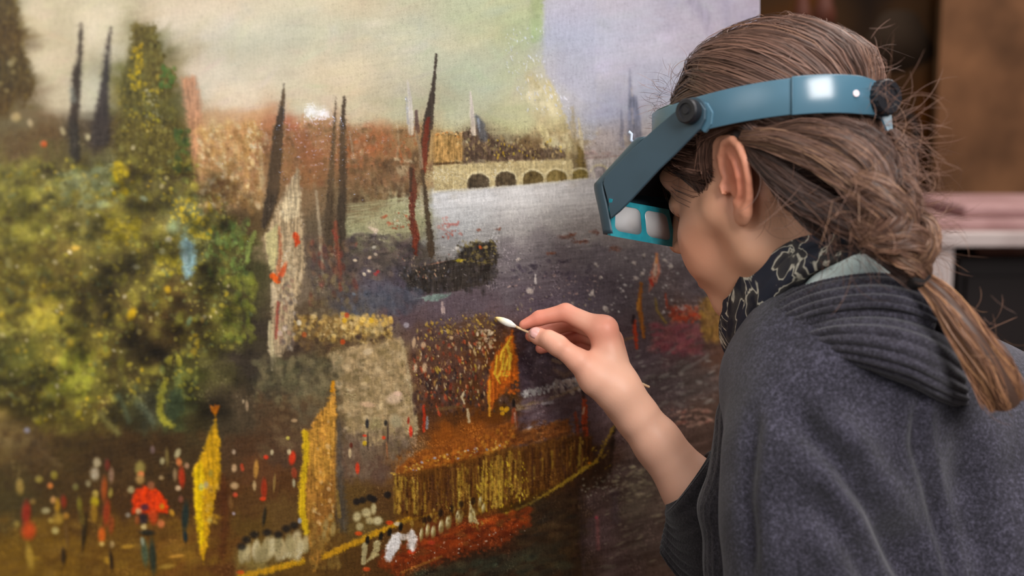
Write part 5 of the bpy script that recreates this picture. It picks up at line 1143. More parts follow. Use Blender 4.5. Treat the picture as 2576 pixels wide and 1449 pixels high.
def strip(name, t0, t1, n, hw, dr, th, m, parent, hwf=None, bev=.0006):
    T = np.linspace(t0, t1, n); A = bandp(T, dr); B = bandp(T, dr - th)
    k = (np.full(n, hw) if hwf is None else hwf(T))[:, None] * np.array([0, 1, 0])
    V = np.concatenate([A + k, A - k, B - k, B + k]); F = []
    for i in range(n - 1):
        for q in range(4):
            a, c = q * n, ((q + 1) % 4) * n
            F.append((a + i, a + i + 1, c + i + 1, c + i))
    F += [(0, n, 2 * n, 3 * n), (n - 1, 4 * n - 1, 3 * n - 1, 2 * n - 1)]
    o = fixn(mesh_np(name, V, F, m, parent))
    return bevel(o, bev, 2, 50)
strip('headband', -60, 150, 70, .0138, .002, .0022, m_blue, mag)
strip('headband', 172, 300, 40, .0138, .002, .0022, m_blue, mag)
strip('adjusting_strap', 127.5, 186, 30, .0142, .0046, .0022, m_strap, mag, lambda T: .0145 - .0022 * np.clip((T - 165) / 20, 0, 1))
strip('sweat_pad', -58, 58, 40, .016, -.0008, .004, mat('grey_green_foam', '#4c5c54', .9, .1), mag)
# tail of strap under the knob
k0 = bandp(np.array([182.0]), .006)[0]
v, f = slab([k0 + np.array([-.004, -.005, 0]), k0 + np.array([.006, -.005, 0]), k0 + np.array([.008, -.026, 0]), k0 + np.array([.0035, -.024, 0])], -hh, .0015)
fixn(mesh_np('strap_tail', v, f, m_blue, mag, False))
def knob(name, c, ax, r, h, m, teeth=0, ref=(0, 1, 0)):
    ax = norm(ax); n = 40
    prof = [(0, 0), (r * .93, 0), (r, h * .12), (r, h * .82), (r * .9, h), (r * .62, h), (r * .58, h * .86), (r * .30, h * .86), (r * .26, h * .97), (0, h * .97)]
    u = norm(np.cross(ax, ref)); w = np.cross(ax, u); V = []
    for rr, hh_ in prof:
        for j in range(n):
            a = 2 * np.pi * j / n; q = rr * (1 - (.05 if teeth and j % 2 and rr > r * .9 else 0))
            V.append(c + ax * hh_ + q * (math.cos(a) * u + math.sin(a) * w))
    F = [(i * n + j, i * n + (j + 1) % n, (i + 1) * n + (j + 1) % n, (i + 1) * n + j) for i in range(len(prof) - 1) for j in range(n)]
    o = mesh_np(name, np.array(V), F, m, mag, False); fixn(o); return o
kn = knob('adjusting_knob', bandp(np.array([181.0]), .0052)[0] + np.array([0, .0005, 0]), -hh * .94 + LL * .33, .0139, .0100, m_black, 1)
rv = bandp(np.array([160.5]), .0047)[0] + np.array([0, .0006, 0]); rn = norm(-hh * .80 + LL * .6)
knob('rivet', rv, rn, .0026, .0012, m_rivet)
# visor: built in a frame of forward (s), right (r), up
VP = np.array([.1425, 0, .9625])
def vis(s, r, y): return VP + hh * s - LL * r + np.array([0, y, 0])
def vis_px(x, y, r=0.0):
    k = (x - CX) / FPX; p = VP - LL * r
    s = (p[0] - k * p[2]) / (k * hh[2] - hh[0]); z = p[2] + hh[2] * s
    return s, (CY - y) / FPX * z
side_px = [(1722, 262), (1743, 252), (1764, 258), (1776, 276), (1775, 300), (1762, 325), (1735, 352), (1700, 388), (1658, 428), (1591, 501), (1560, 532), (1538, 550), (1532, 510), (1519, 462), (1522, 446), (1594, 373), (1655, 318)]
side = np.array([vis_px(*q) for q in side_px])
RW = .150
for nm, r in (('visor_side', 0.0), ('visor_side', RW)):
    v, f = slab([vis(s, r, y) for s, y in side], LL, .0026)
    bevel(fixn(mesh_np(nm, v, f, m_visor, mag, False)), .0008)
# front shell with rounded vertical corners; it leans back along its upper half
sT, yT_ = vis_px(1604, 350, .011); sC, yC = vis_px(1495, 467, .011); sB, yB = vis_px(1518, 590, .011)
sT += .002
prof = [(sT, yT_), (sT * .5 + sC * .5, yT_ * .5 + yC * .5 + .0005), (sC - .004, yC + .004), (sC, yC - .002), (sC * .5 + sB * .5, yC * .5 + yB * .5), (sB, yB)]
prof = catmull(np.array([(a, b, 0) for a, b in prof]), 22)[:, :2]
def shell(off, inset):
    rr = []; n = 9
    for i in range(n):                                   # near corner, then far corner
        a = math.pi / 2 * i / (n - 1); rr.append((.016 * (1 - math.cos(a)), -.016 * (1 - math.sin(a))))
    far = [(RW - a, b) for a, b in rr[::-1]]
    plan = [(a, b) for a, b in rr] + far
    V = np.array([[vis(s + b - inset, a, y) for a, b in plan] for s, y in prof]); return V.reshape(-1, 3), len(plan)
Vo, npn = shell(0, 0.0); Vi, _ = shell(0, .0024)
Vi = Vi.copy()
n1 = len(prof); F = []
for i in range(n1 - 1):
    for j in range(npn - 1):
        a = i * npn + j
        F.append((a, a + 1, a + npn + 1, a + npn)); b_ = len(Vo) + a
        F.append((b_, b_ + npn, b_ + npn + 1, b_ + 1))
for i in range(n1 - 1):
    for j in (0, npn - 1):
        a = i * npn + j; F.append((a, a + npn, len(Vo) + a + npn, len(Vo) + a))
for j in range(npn - 1):
    for i in (0, n1 - 1):
        a = i * npn + j; F.append((a, a + 1, len(Vo) + a + 1, len(Vo) + a))
fixn(mesh_np('visor_front', np.vstack([Vo, Vi]), F, m_visor, mag))
# black lining: roof behind the front shell and the inside of the far wall
def quad(name, pts, m, t=.001, parent=None):
    n = np.cross(np.array(pts[1]) - pts[0], np.array(pts[2]) - pts[0]); v, f = slab(pts, n, t)
    return fixn(mesh_np(name, v, f, m, parent or mag, False))
sa, ya = vis_px(1655, 330); sb, yb_ = vis_px(1512, 470)
quad('lining', [vis(sa, .004, ya - .006), vis(sa, RW - .004, ya - .006), vis(sb - .004, RW - .004, yb_ - .004), vis(sb - .004, .004, yb_ - .004)], m_felt)
far_in = [vis(s * .985, RW - .0022, y) for s, y in side]
v, f = slab(far_in, LL, .0008); fixn(mesh_np('lining', v, f, m_felt, mag, False))
# clip on the roof edge
c0 = vis(sT + .001, .006, yT_ + .002)
v, f = tube([c0 + np.array([-.002, .004, 0]), c0 + np.array([.0005, .002, 0]), c0 + np.array([0, -.003, 0]), c0 + np.array([.003, -.006, 0])], .0013, 8)
mesh_np('clip', v, f, mat('clear_clip', '#b9c4d6', .2), mag)
c0 = vis(sT + .002, .016, yT_ + .001)
v, f = tube([c0, c0 + np.array([0, -.005, 0])], .003, 10); mesh_np('clip_stud', v, f, m_blue, mag)
# pivot cover and pivot knob, on both sides
pv_s, pv_y = vis_px(1743, 282)
for r, sg in ((0.0, 1), (RW, -1)):
    c = vis(pv_s, r, pv_y)
    knob('pivot_knob', c + LL * sg * .0012 + hh * .0, LL * sg, .0098 if sg > 0 else .0098, .0095, m_black, 0)
    v, f = tube([c - LL * sg * .009, c + LL * sg * .0005], [.0115, .0115], 28); mesh_np('pivot_hub', v, f, m_visor, mag, False)
cv = np.array([vis_px(1752, 250), vis_px(1776, 258), vis_px(1790, 282), vis_px(1786, 312), vis_px(1768, 334), vis_px(1750, 320), vis_px(1742, 285)])
v, f = slab([vis(s, .004, y) for s, y in cv], LL, .004); bevel(fixn(mesh_np('pivot_bracket', v, f, m_blue, mag, False)), .001)
# lens plate with two windows
TL, TR, BR, BL = PX(1536, 500, 1.015), PX(1679, 526, 1.086), PX(1698, 622, 1.097), PX(1532, 592, 1.027)
def lp(u, v): return (TL * (1 - u) + TR * u) * (1 - v) + (BL * (1 - u) + BR * u) * v
pnrm = norm(np.cross(TR - TL, BL - TL))
def rrect(u0, u1, v0, v1, r, n=6):
    P = []; rx, ry = r, r * 1.7
    for (cx_, cy_, a0) in ((u1 - rx, v0 + ry, -90), (u1 - rx, v1 - ry, 0), (u0 + rx, v1 - ry, 90), (u0 + rx, v0 + ry, 180)):
        for i in range(n):
            a = math.radians(a0 + 90.0 * i / (n - 1)); P.append((cx_ + rx * math.cos(a), cy_ + ry * math.sin(a)))
    return P
lens = empty('lens_plate', W(BL), True); lens.parent = mag; lens.location = Vector(W(BL)) - mag.location
wins = [rrect(.06, .475, .13, .84, .09), rrect(.545, .945, .13, .84, .09)]
V = []; F = []
def addring(A, B, z):                                  # flat ring between two outlines with equal count
    o = len(V); n = len(A)
    V.extend([lp(*a) + pnrm * z for a in A] + [lp(*b_) + pnrm * z for b_ in B])
    F.extend([(o + i, o + (i + 1) % n, o + n + (i + 1) % n, o + n + i) for i in range(n)])
for k, wn in enumerate(wins):
    cu = [(max(0, min(1, q[0])), q[1]) for q in rrect(0.0 if k == 0 else .51, .51 if k == 0 else 1.0, 0.0, 1.0, .001)]
    for z in (-.0016, .0016): addring(cu, wn, z)
    o = len(V); n = len(wn)
    V.extend([lp(*a) - pnrm * .0016 for a in wn] + [lp(*a) + pnrm * .0016 for a in wn]); F.extend([(o + i, o + (i + 1) % n, o + n + (i + 1) % n, o + n + i) for i in range(n)])
    o = len(V); n = len(cu)
    V.extend([lp(*a) - pnrm * .0016 for a in cu] + [lp(*a) + pnrm * .0016 for a in cu]); F.extend([(o + i, o + (i + 1) % n, o + n + (i + 1) % n, o + n + i) for i in range(n)])
def child_of(name, V, F, m, par, smooth=False):
    o = mesh_np(name, np.array(V), F, m, None, smooth); loc = o.location.copy()
    o.parent = par; o.location = loc - par.location - (par.parent.location if par.parent else Vector((0, 0, 0))); return o
fixn(child_of('lens_frame', V, F, m_turq, lens))
for k, wn in enumerate(wins):                         # raised rim + glass
    P = np.array([lp(*a) - pnrm * .0018 for a in wn + wn[:1]])
    v, f = tube(P, .0011, 8, False, 1.0, pnrm); child_of('lens_rim', v, f, m_turq, lens, True)
    c = np.mean([lp(*a) for a in wn], 0); Vg = [c - pnrm * .0022]; Fg = []
    n = len(wn)
    for t_, z in ((.5, .0016), (1.0, .0)): Vg += [c + (lp(*a) - c) * t_ - pnrm * z for a in wn]
    for i in range(n):
        j = (i + 1) % n; Fg += [(0, 1 + i, 1 + j), (1 + i, 1 + n + i, 1 + n + j, 1 + j)]
    m0 = len(Vg); Vg += [c + (lp(*a) - c) + pnrm * .0012 for a in wn]
    for i in range(n):
        j = (i + 1) % n; Fg.append((1 + n + i, m0 + i, m0 + j, 1 + n + j))
    Fg.append(tuple(range(m0, m0 + n)))
    fixn(child_of('lens', Vg, Fg, m_lens, lens, True))
# ---------------------------------------------------------------- knitwear
def knit_mat(name, base, light, dark, scale=1.0):
    m = bpy.data.materials.new(name); m.use_nodes = True; nt = m.node_tree; b = nt.nodes['Principled BSDF']
    b.inputs['Roughness'].default_value = .92; b.inputs['Specular IOR Level'].default_value = .15
    b.inputs['Sheen Weight'].default_value = .25; b.inputs['Sheen Roughness'].default_value = .5
    tc = nt.nodes.new('ShaderNodeTexCoord')
    def N(s, d, ro=.6):
        n = nt.nodes.new('ShaderNodeTexNoise'); n.inputs['Scale'].default_value = s; n.inputs['Detail'].default_value = d; n.inputs['Roughness'].default_value = ro
        nt.links.new(tc.outputs['Object'], n.inputs['Vector']); return n
    n1 = N(400 * scale, 4, .75); n2 = N(30, 4); n3 = N(900, 1)
    r = nt.nodes.new('ShaderNodeValToRGB'); e = r.color_ramp.elements
    e[0].position = .36; e[0].color = lin(dark); e[1].position = .66; e[1].color = lin(light)
    k = e.new(.5); k.color = lin(base)
    mx = nt.nodes.new('ShaderNodeMath'); mx.operation = 'MULTIPLY_ADD'; mx.inputs[1].default_value = .22
    nt.links.new(n2.outputs['Fac'], mx.inputs[0])
    sub = nt.nodes.new('ShaderNodeMath'); sub.operation = 'MULTIPLY_ADD'; sub.inputs[1].default_value = .8; sub.inputs[2].default_value = -.01
    nt.links.new(n1.outputs['Fac'], sub.inputs[0]); nt.links.new(sub.outputs[0], mx.inputs[2])
    nt.links.new(mx.outputs[0], r.inputs['Fac']); nt.links.new(r.outputs['Color'], b.inputs['Base Color'])
    bp_ = nt.nodes.new('ShaderNodeBump'); bp_.inputs['Strength'].default_value = .6; bp_.inputs['Distance'].default_value = .0012
    nt.links.new(n1.outputs['Fac'], bp_.inputs['Height'])
    b2 = nt.nodes.new('ShaderNodeBump'); b2.inputs['Strength'].default_value = .4; b2.inputs['Distance'].default_value = .0005
    nt.links.new(n3.outputs['Fac'], b2.inputs['Height']); nt.links.new(bp_.outputs['Normal'], b2.inputs['Normal'])
    nt.links.new(b2.outputs['Normal'], b.inputs['Normal'])
    return m
m_knit = knit_mat('charcoal_felted_knit', '#312f39', '#524f5e', '#1a191f')
m_rib = knit_mat('charcoal_ribbed_knit', '#37343d', '#54515e', '#1e1c22')
m_slv = knit_mat('black_ribbed_knit', '#1f1c1f', '#322d31', '#121012', 1.3)

def sdf_poncho(p):
    # back and shoulders
    d = d_ell(p, np.array([.385, -.33, 1.06]), (.195, .285, .155))
    d = smin(d, d_cone(p, PX(2090, 905, 1.0), PX(2190, 985, 1.01), .075, .09), .05)
    d = smin(d, d_chain(p, [C(2150, 980, 1.02, 66), C(2440, 1010, 1.15, 50), C(2600, 1180, 1.20, 60), C(2640, 1700, 1.20, 80)]), .05)
    arm = d_chain(p, [C(2058, 1018, .975, 60), C(2040, 1150, .965, 62), C(2030, 1330, .96, 60), C(2050, 1560, .96, 62), C(2080, 1900, .96, 70)], .03)
    d = smin(d, arm, .04)
    d = smin(d, d_chain(p, [C(1925, 955, 1.03, 34), C(1950, 1300, 1.06, 50), C(1980, 1800, 1.08, 70)]), .03)
    d = smin(d, d_cone(p, PX(2140, 905, 1.055), PX(2255, 920, 1.09), .048, .045), .03)
    # open hem below and the neck opening above
    d = smax(d, (-.455 - p[:, 1]).astype(np.float32), .01)
    return d
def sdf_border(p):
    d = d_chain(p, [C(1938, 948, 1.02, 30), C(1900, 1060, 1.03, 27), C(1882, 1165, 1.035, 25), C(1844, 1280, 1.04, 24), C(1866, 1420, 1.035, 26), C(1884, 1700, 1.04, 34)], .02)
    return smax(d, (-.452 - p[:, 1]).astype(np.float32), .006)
lo = np.array([.10, -.47, .84]); hi = np.array([.66, .02, 1.34])
pV, pF = sdf_mesh(sdf_poncho, lo, hi, .0042)
pV = relax(pV, pF, 3, .5)
nz_ = np.zeros_like(pV)
fn_ = np.cross(pV[pF[:, 2]] - pV[pF[:, 0]], pV[pF[:, 3]] - pV[pF[:, 1]])
for kk in range(4): 
    for ax in range(3): nz_[:, ax] += np.bincount(pF[:, kk], fn_[:, ax], len(pV))
pN = norm(nz_)
if (pN * (pV - pV.mean(0))).sum() < 0: pN = -pN
ppx = CX + FPX * pV[:, 0] / pV[:, 2]; ppy = CY - FPX * pV[:, 1] / pV[:, 2]
facing = np.clip(-pN[:, 2] * 2.2, 0, 1)
def fold(pts, w, depth, side=0.0):
    """soft crease along an image-space line of the back; w in px (left, right)"""
    pts = np.array(pts, float); best = np.full(len(pV), 1e9); sg = np.zeros(len(pV)); tt = np.zeros(len(pV))
    L = np.linalg.norm(np.diff(pts, axis=0), axis=1); cum = np.concatenate([[0], np.cumsum(L)])
    for i in range(len(pts) - 1):
        a, b_ = pts[i], pts[i + 1]; d = b_ - a
        t = np.clip(((ppx - a[0]) * d[0] + (ppy - a[1]) * d[1]) / (d @ d), 0, 1)
        ex = ppx - a[0] - t * d[0]; ey = ppy - a[1] - t * d[1]; q = np.hypot(ex, ey)
        m = q < best; best[m] = q[m]; sg[m] = (d[0] * ey - d[1] * ex)[m]; tt[m] = (cum[i] + t * L[i])[m] / cum[-1]
    sd_ = best * np.sign(sg)
    prof = -np.exp(-(best / w) ** 2) + .8 * np.exp(-((sd_ + 1.7 * w) / (1.1 * w)) ** 2) * (1 + side) * .5 + .8 * np.exp(-((sd_ - 1.7 * w) / (1.1 * w)) ** 2) * (1 - side) * .5
    return depth * prof * np.clip(tt * 6, 0, 1) * np.clip((1 - tt) * 6 + .35, 0, 1) * facing
disp = fold([(1975, 1015), (2040, 1085), (2120, 1170), (2195, 1275), (2250, 1370), (2300, 1480), (2340, 1600)], 34, .0130, .2)
disp += fold([(2030, 1230), (2090, 1300), (2150, 1380), (2200, 1470), (2230, 1600)], 36, .0085, -.2)
disp += fold([(2322, 960), (2306, 1040), (2304, 1120), (2330, 1230), (2360, 1330), (2395, 1470), (2420, 1650)], 17, .0055, .4)
disp += fold([(1905, 1010), (1890, 1120), (1880, 1260), (1890, 1449)], 22, .005, .3)
disp += fold([(2440, 1050), (2420, 1180), (2450, 1330), (2490, 1480)], 40, .005, 0)
disp += .0022 * facing * np.sin(ppx / 41. + ppy / 87.) * np.cos(ppy / 63. - ppx / 120.)
pV = pV + pN * disp[:, None]
poncho = mesh_np('poncho', pV, pF, m_knit, woman)

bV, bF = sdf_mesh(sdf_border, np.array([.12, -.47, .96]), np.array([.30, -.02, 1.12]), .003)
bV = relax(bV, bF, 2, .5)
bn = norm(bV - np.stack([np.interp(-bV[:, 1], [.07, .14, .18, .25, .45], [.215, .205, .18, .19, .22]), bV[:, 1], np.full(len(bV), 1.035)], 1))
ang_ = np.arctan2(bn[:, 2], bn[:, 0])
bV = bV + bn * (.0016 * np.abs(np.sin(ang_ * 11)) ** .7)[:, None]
m_bord = knit_mat('shade_toned_border_knit', '#2a272c', '#403c43', '#171518')  # colour darkened for shade on the turned-away edge; the ribs are modelled
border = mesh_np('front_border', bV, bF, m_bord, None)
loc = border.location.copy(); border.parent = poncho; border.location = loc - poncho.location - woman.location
# ribbed shawl collar lying round the neck
rowsC = [
 [(1898, 842, 1.015), (1945, 783, .99), (2016, 738, .968), (2100, 714, .950), (2198, 703, .938), (2262, 709, .933), (2316, 728, .934), (2357, 768, .940), (2384, 815, .952)],
 [(1889, 838, 1.005), (1938, 778, .98), (2014, 733, .958), (2100, 708, .938), (2198, 697, .926), (2264, 704, .920), (2321, 723, .921), (2364, 764, .928), (2392, 815, .940)],
 [(1893, 852, .995), (1950, 800, .966), (2026, 762, .943), (2108, 741, .922), (2200, 734, .909), (2268, 742, .903), (2328, 764, .905), (2374, 800, .914), (2400, 834, .928)],
 [(1900, 864, .990), (1965, 824, .960), (2038, 792, .937), (2118, 774, .918), (2204, 768, .905), (2272, 776, .899), (2332, 797, .901), (2378, 824, .911), (2404, 852, .926)],
 [(1906, 872, .989), (1975, 838, .962), (2046, 808, .941), (2122, 794, .926), (2208, 790, .914), (2275, 799, .908), (2335, 818, .909), (2378, 838, .918), (2400, 862, .932)],
 [(1912, 884, .982), (1986, 858, .950), (2058, 834, .928), (2130, 824, .910), (2214, 826, .897), (2280, 838, .890), (2340, 860, .892), (2388, 888, .904), (2418, 915, .922)],
 [(1926, 896, .978), (2000, 882, .944), (2074, 872, .924), (2146, 874, .907), (2226, 888, .894), (2290, 906, .888), (2348, 932, .892), (2398, 958, .906), (2430, 975, .926)],
 [(1940, 905, .976), (2012, 902, .944), (2088, 902, .926), (2160, 914, .912), (2234, 934, .902), (2298, 956, .898), (2354, 984, .903), (2402, 1004, .917), (2436, 1012, .936)],
 [(1950, 915, .990), (2020, 916, .960), (2095, 920, .942), (2166, 934, .930), (2240, 956, .922), (2304, 980, .918), (2358, 1008, .922), (2404, 1026, .936), (2438, 1030, .950)],
]
R3 = np.array([PXS(r) for r in rowsC])
NU, NV_ = 150, 150
G1_ = np.array([catmull(r, NU) for r in R3])
cG = np.stack([catmull(G1_[:, j], NV_) for j in range(NU)], 1)
du = np.gradient(cG, axis=1); dv = np.gradient(cG, axis=0); cn = norm(np.cross(du, dv))
if (cn[..., 2].mean()) > 0: cn = -cn
vv = np.linspace(0, 1, NV_)[:, None]; uu = np.linspace(0, 1, NU)[None]
rib = np.abs(np.sin(np.pi * vv * 15.0)) ** .7
env = np.clip(vv * 8, 0, 1) * np.clip((1 - vv) * 6, 0, 1)
stitch = .00035 * np.sin(uu * 2 * np.pi * 70 + (np.floor(vv * 15) % 2) * np.pi)
cG = cG + cn * ((.0030 * (rib - .5) + stitch) * env)[..., None] + cn * (.002 * (1 - vv))[..., None]
ix = np.arange(NU * NV_).reshape(NV_, NU)
cF = np.stack([ix[:-1, :-1], ix[1:, :-1], ix[1:, 1:], ix[:-1, 1:]], -1).reshape(-1, 4)
coll = fixn(mesh_np('ribbed_collar', cG.reshape(-1, 3), cF, m_rib, None))
loc = coll.location.copy(); coll.parent = poncho; coll.location = loc - poncho.location - woman.location
so = coll.modifiers.new('solid', 'SOLIDIFY'); so.thickness = .006; so.offset = -1

# sleeve of the reaching arm: flared turned-back cuff over the sleeve
ac = PX(1736, 1214, 1.101); ae = PX(1850, 1385, 1.092); ad = norm(ae - ac)
au_ = norm(np.cross(ad, [0, 0, 1.0])); aw = np.cross(ad, au_)
def lathe(name, prof, m, parent, n=64, rows=60, ribs=0, ra=0.0, droop=0.0):
    prof = catmull(np.array([(a, r, 0) for a, r in prof]), rows)
    V = []
    for i, (a, r, _) in enumerate(prof):
        for j in range(n):
            t = 2 * np.pi * j / n; q = r + ra * math.sin(ribs * 2 * math.pi * a / .1)
            rd = math.cos(t) * au_ + 1.12 * math.sin(t) * aw
            lf_ = rd[0] * -.83 + rd[1] * -.56
            V.append(ac + ad * (a + (.011 * lf_ if droop else 0.0) + droop * max(0.0, a) / .026 * max(0.0, -rd[2]) ** .8) + q * rd)
    F = [(i * n + j, i * n + (j + 1) % n, (i + 1) * n + (j + 1) % n, (i + 1) * n + j) for i in range(rows - 1) for j in range(n)]
    o = fixn(mesh_np(name, np.array(V), F, m, parent)); s = o.modifiers.new('solid', 'SOLIDIFY'); s.thickness = .003; return o
slv = lathe('sleeve', [(.004, .0290), (.02, .036), (.05, .038), (.10, .040), (.16, .043)], m_slv, woman)
cuf = lathe('cuff', [(.008, .0300), (.0, .0308), (-.002, .0325), (.006, .0375), (.014, .046), (.022, .054), (.026, .0565), (.027, .0555), (.0262, .051)], m_slv, None, 72, 90, 28, .0007, .075)
loc = cuf.location.copy(); cuf.parent = slv; cuf.location = loc - slv.location - woman.location

# scarf, a soft roll about the neck with pale marbling
m_scarf = bpy.data.materials.new('marbled_navy_scarf'); m_scarf.use_nodes = True
nt = m_scarf.node_tree; b = nt.nodes['Principled BSDF']; b.inputs['Roughness'].default_value = .75; b.inputs['Specular IOR Level'].default_value = .2
tc = nt.nodes.new('ShaderNodeTexCoord'); mp = nt.nodes.new('ShaderNodeMapping'); mp.inputs['Scale'].default_value = (9, 15, 11); mp.inputs['Rotation'].default_value = (.5, .3, .7)
nt.links.new(tc.outputs['Object'], mp.inputs['Vector'])
nn = nt.nodes.new('ShaderNodeTexNoise'); nn.inputs['Scale'].default_value = 1.6; nn.inputs['Detail'].default_value = 3; nn.inputs['Distortion'].default_value = 1.8
nt.links.new(mp.outputs['Vector'], nn.inputs['Vector'])
r = nt.nodes.new('ShaderNodeValToRGB'); e = r.color_ramp.elements
e[0].position = .0; e[0].color = lin('#2a2c35'); e[1].position = 1.0; e[1].color = lin('#3a3432')
for pos, cc in ((.40, '#2f323d'), (.484, '#33343e'), (.497, '#c4bfae'), (.507, '#cfc9b6'), (.52, '#4a4745'), (.62, '#262832')):
    k = e.new(pos); k.color = lin(cc)
nt.links.new(nn.outputs['Fac'], r.inputs['Fac']); nt.links.new(r.outputs['Color'], b.inputs['Base Color'])
sc_c = [(1960, 905, 1.10, .030), (1905, 850, 1.065, .030), (1918, 780, 1.035, .031), (1950, 715, 1.005, .027), (2010, 664, .975, .020), (2085, 634, .957, .016), (2160, 628, .948, .014), (2230, 675, .955, .014), (2270, 740, .985, .02), (2250, 830, 1.03, .026)]
SP = catmull(PXS([q[:3] for q in sc_c]), 70); SRd = catmull(np.array([(q[3], 0, 0) for q in sc_c]), 70)[:, 0]
v, f = tube(SP, SRd, 30, True, 1.0, (0, 0, 1))
V3 = v.reshape(70, 30, 3); aa = np.linspace(0, 2 * np.pi, 30, endpoint=False)
for i in range(70):
    for j in range(30):
        w = .0022 * math.sin(aa[j] * 5 + i * .22) + .0014 * math.sin(aa[j] * 11 - i * .3 + 1)
        V3[i, j] += norm(V3[i, j] - SP[i]) * w
mesh_np('scarf', V3.reshape(-1, 3), f, m_scarf, woman)

# pale mint shirt collar between scarf and knit
m_mint = mat('mint_cotton', '#e4f0ed', .85, .2, noise=('#d5e6e2', 40, 3, .4, .7), bump=[(700, .3, .0004)])
up = [(1960, 790, 1.005), (2018, 722, .970), (2050, 690, .954), (2110, 660, .938), (2168, 638, .932), (2215, 662, .938), (2262, 700, .945)]
dn = [(1970, 800, .998), (2018, 742, .966), (2060, 726, .952), (2120, 716, .940), (2185, 710, .934), (2230, 712, .934), (2280, 725, .942)]
U_ = catmull(PXS(up), 40); D_ = catmull(PXS(dn), 40); M_ = (U_ + D_) / 2 + np.array([0, .001, -.004])
V = np.vstack([U_, M_, D_]); F = [(i, i + 1, 40 + i + 1, 40 + i) for i in range(39)] + [(40 + i, 41 + i, 81 + i, 80 + i) for i in range(39)]
sh = fixn(mesh_np('shirt_collar', V, F, m_mint, woman)); so = sh.modifiers.new('solid', 'SOLIDIFY'); so.thickness = .0025
# ---------------------------------------------------------------- hair
hr = np.random.default_rng(5)
SK0 = np.array([-12.0, 42.0, 0.0])
def skull(q):
    d = d_ell(q, (-10, 46, 0), (90, 76, 72)); d = smin(d, d_ell(q, (-48, 26, 0), (50, 52, 60)), 22)
    d = smin(d, d_ell(q, (36, 42, 0), (52, 52, 58)), 22); d = smin(d, d_cone(q, (-22, -10, 0), NB0, 47, 56), 16)
    return smin(d, d_ell(q, (42, -12, 0), (42, 62, 50)), 22)
def on_scalp(dirs, off):
    """dirs (n,3) unit from SK0 -> camera-frame points at off mm above the scalp"""
    dirs = norm(dirs); r = np.full(len(dirs), 85.0)
    for _ in range(12):
        d = skull((SK0 + dirs * r[:, None]).astype(np.float32)); r = r - (d - off) * .85
    q = SK0 + dirs * r[:, None]
    return HO + q / 1000.0 @ HA
def slerp(a, b, t):
    a = norm(a); b = norm(b); om = np.arccos(np.clip((a * b).sum(-1, keepdims=True), -1, 1)); s = np.sin(om) + 1e-9
    return (np.sin((1 - t)[None, :, None] * om[:, None]) * a[:, None] + np.sin(t[None, :, None] * om[:, None]) * b[:, None]) / s[:, None]
STR_P = []; STR_W = []; STR_C = []
NSEG = 15
PAL = np.array([hexc(c) for c in ('2c1f1a', '422e27', '5a4136', '735447', '8e6a55', 'aa8262')])
def hcol(lo, hi, n): 
    t = np.clip(lo + (hi - lo) * hr.beta(1.6, 1.6, n), 0, 4.99); i = t.astype(int); f = (t - i)[:, None]
    return PAL[i] * (1 - f) + PAL[i + 1] * f
def add(P, wid, col):
    STR_P.append(P); STR_W.append(np.broadcast_to(wid, (len(P),)).astype(float)); STR_C.append(col)
def sub(v): return np.asarray(v, float) - SK0
tt = np.linspace(0, 1, NSEG)
bandY = .1405
def scalp_family(roots, goals, n, hi_off, lo_off, clo, chi, curve=0.0, jitter=.035, wid=.00033, t0=0.0, t1=1.0, clump=28, earcut=True):
    roots = np.array(roots, float); goals = np.array(goals, float)
    m = len(roots)
    u = hr.random(n) * (m - 1); i = u.astype(int); f = (u - i)[:, None]
    cl = np.round(u * clump) / clump                      # strands gather into locks
    A = roots[i] * (1 - f) + roots[i + 1] * f; B = goals[i] * (1 - f) + goals[i + 1] * f
    A = norm(A - SK0) + hr.normal(0, jitter, (n, 3)); B = norm(B - SK0) + hr.normal(0, jitter * .8, (n, 3))
    a0 = hr.random(n) * .25 * t1; t = t0 + (t1 - t0) * tt
    D = slerp(A, B, t)
    side = np.cross(norm(A), norm(B)); side = norm(side)
    ph = (cl * 7.1 + 1.3) % 1.0
    D = D + side[:, None, :] * ((curve + (ph[:, None] - .5) * .10) * np.sin(np.pi * t)[None, :])[..., None]
    lift = hr.random(n) ** 1.3
    off = np.full((n, NSEG), 0.0)
    flat = D.reshape(-1, 3)
    P0 = on_scalp(flat, np.full(len(flat), 3.0)).reshape(n, NSEG, 3)
    dy = P0[..., 1] - bandY
    env_hi = np.clip((dy - .010) / .030, 0, 1); env_lo = np.clip((-dy - .012) / .028, 0, 1)
    lockbump = 1.0 + .35 * np.sin(cl * 61.0)[:, None]
    if earcut:                                        # comb the strands over the top of the ear
        q = to_head(P0.reshape(-1, 3).astype(np.float32)).reshape(P0.shape).astype(float)
        um = 41 + 5 * hr.random((n, 1)) - 62 * np.maximum(0, np.abs(q[..., 0] + 12) - 19) / 22
        side_ = np.abs(q[..., 2]) > 40
        q[..., 1] = np.where(side_, np.maximum(q[..., 1], um), q[..., 1])
        flat = (norm(q - SK0)).reshape(-1, 3)
    off = .8 + lift[:, None] * (1.0 + env_hi * hi_off * lockbump + env_lo * lo_off * lockbump) * np.clip(np.minimum(tt * 6 + .25, 1), 0, 1)[None]
    P = on_scalp(flat, off.reshape(-1)).reshape(n, NSEG, 3)
    c = hcol(clo, chi, n) * (.82 + .3 * ((cl * 13.7) % 1.0))[:, None]
    add(P, wid * (.7 + .6 * hr.random(n)), c)
GA = [(-97, 8, -30), (-98, 6, 0), (-97, 0, 22), (-92, -8, 36)]
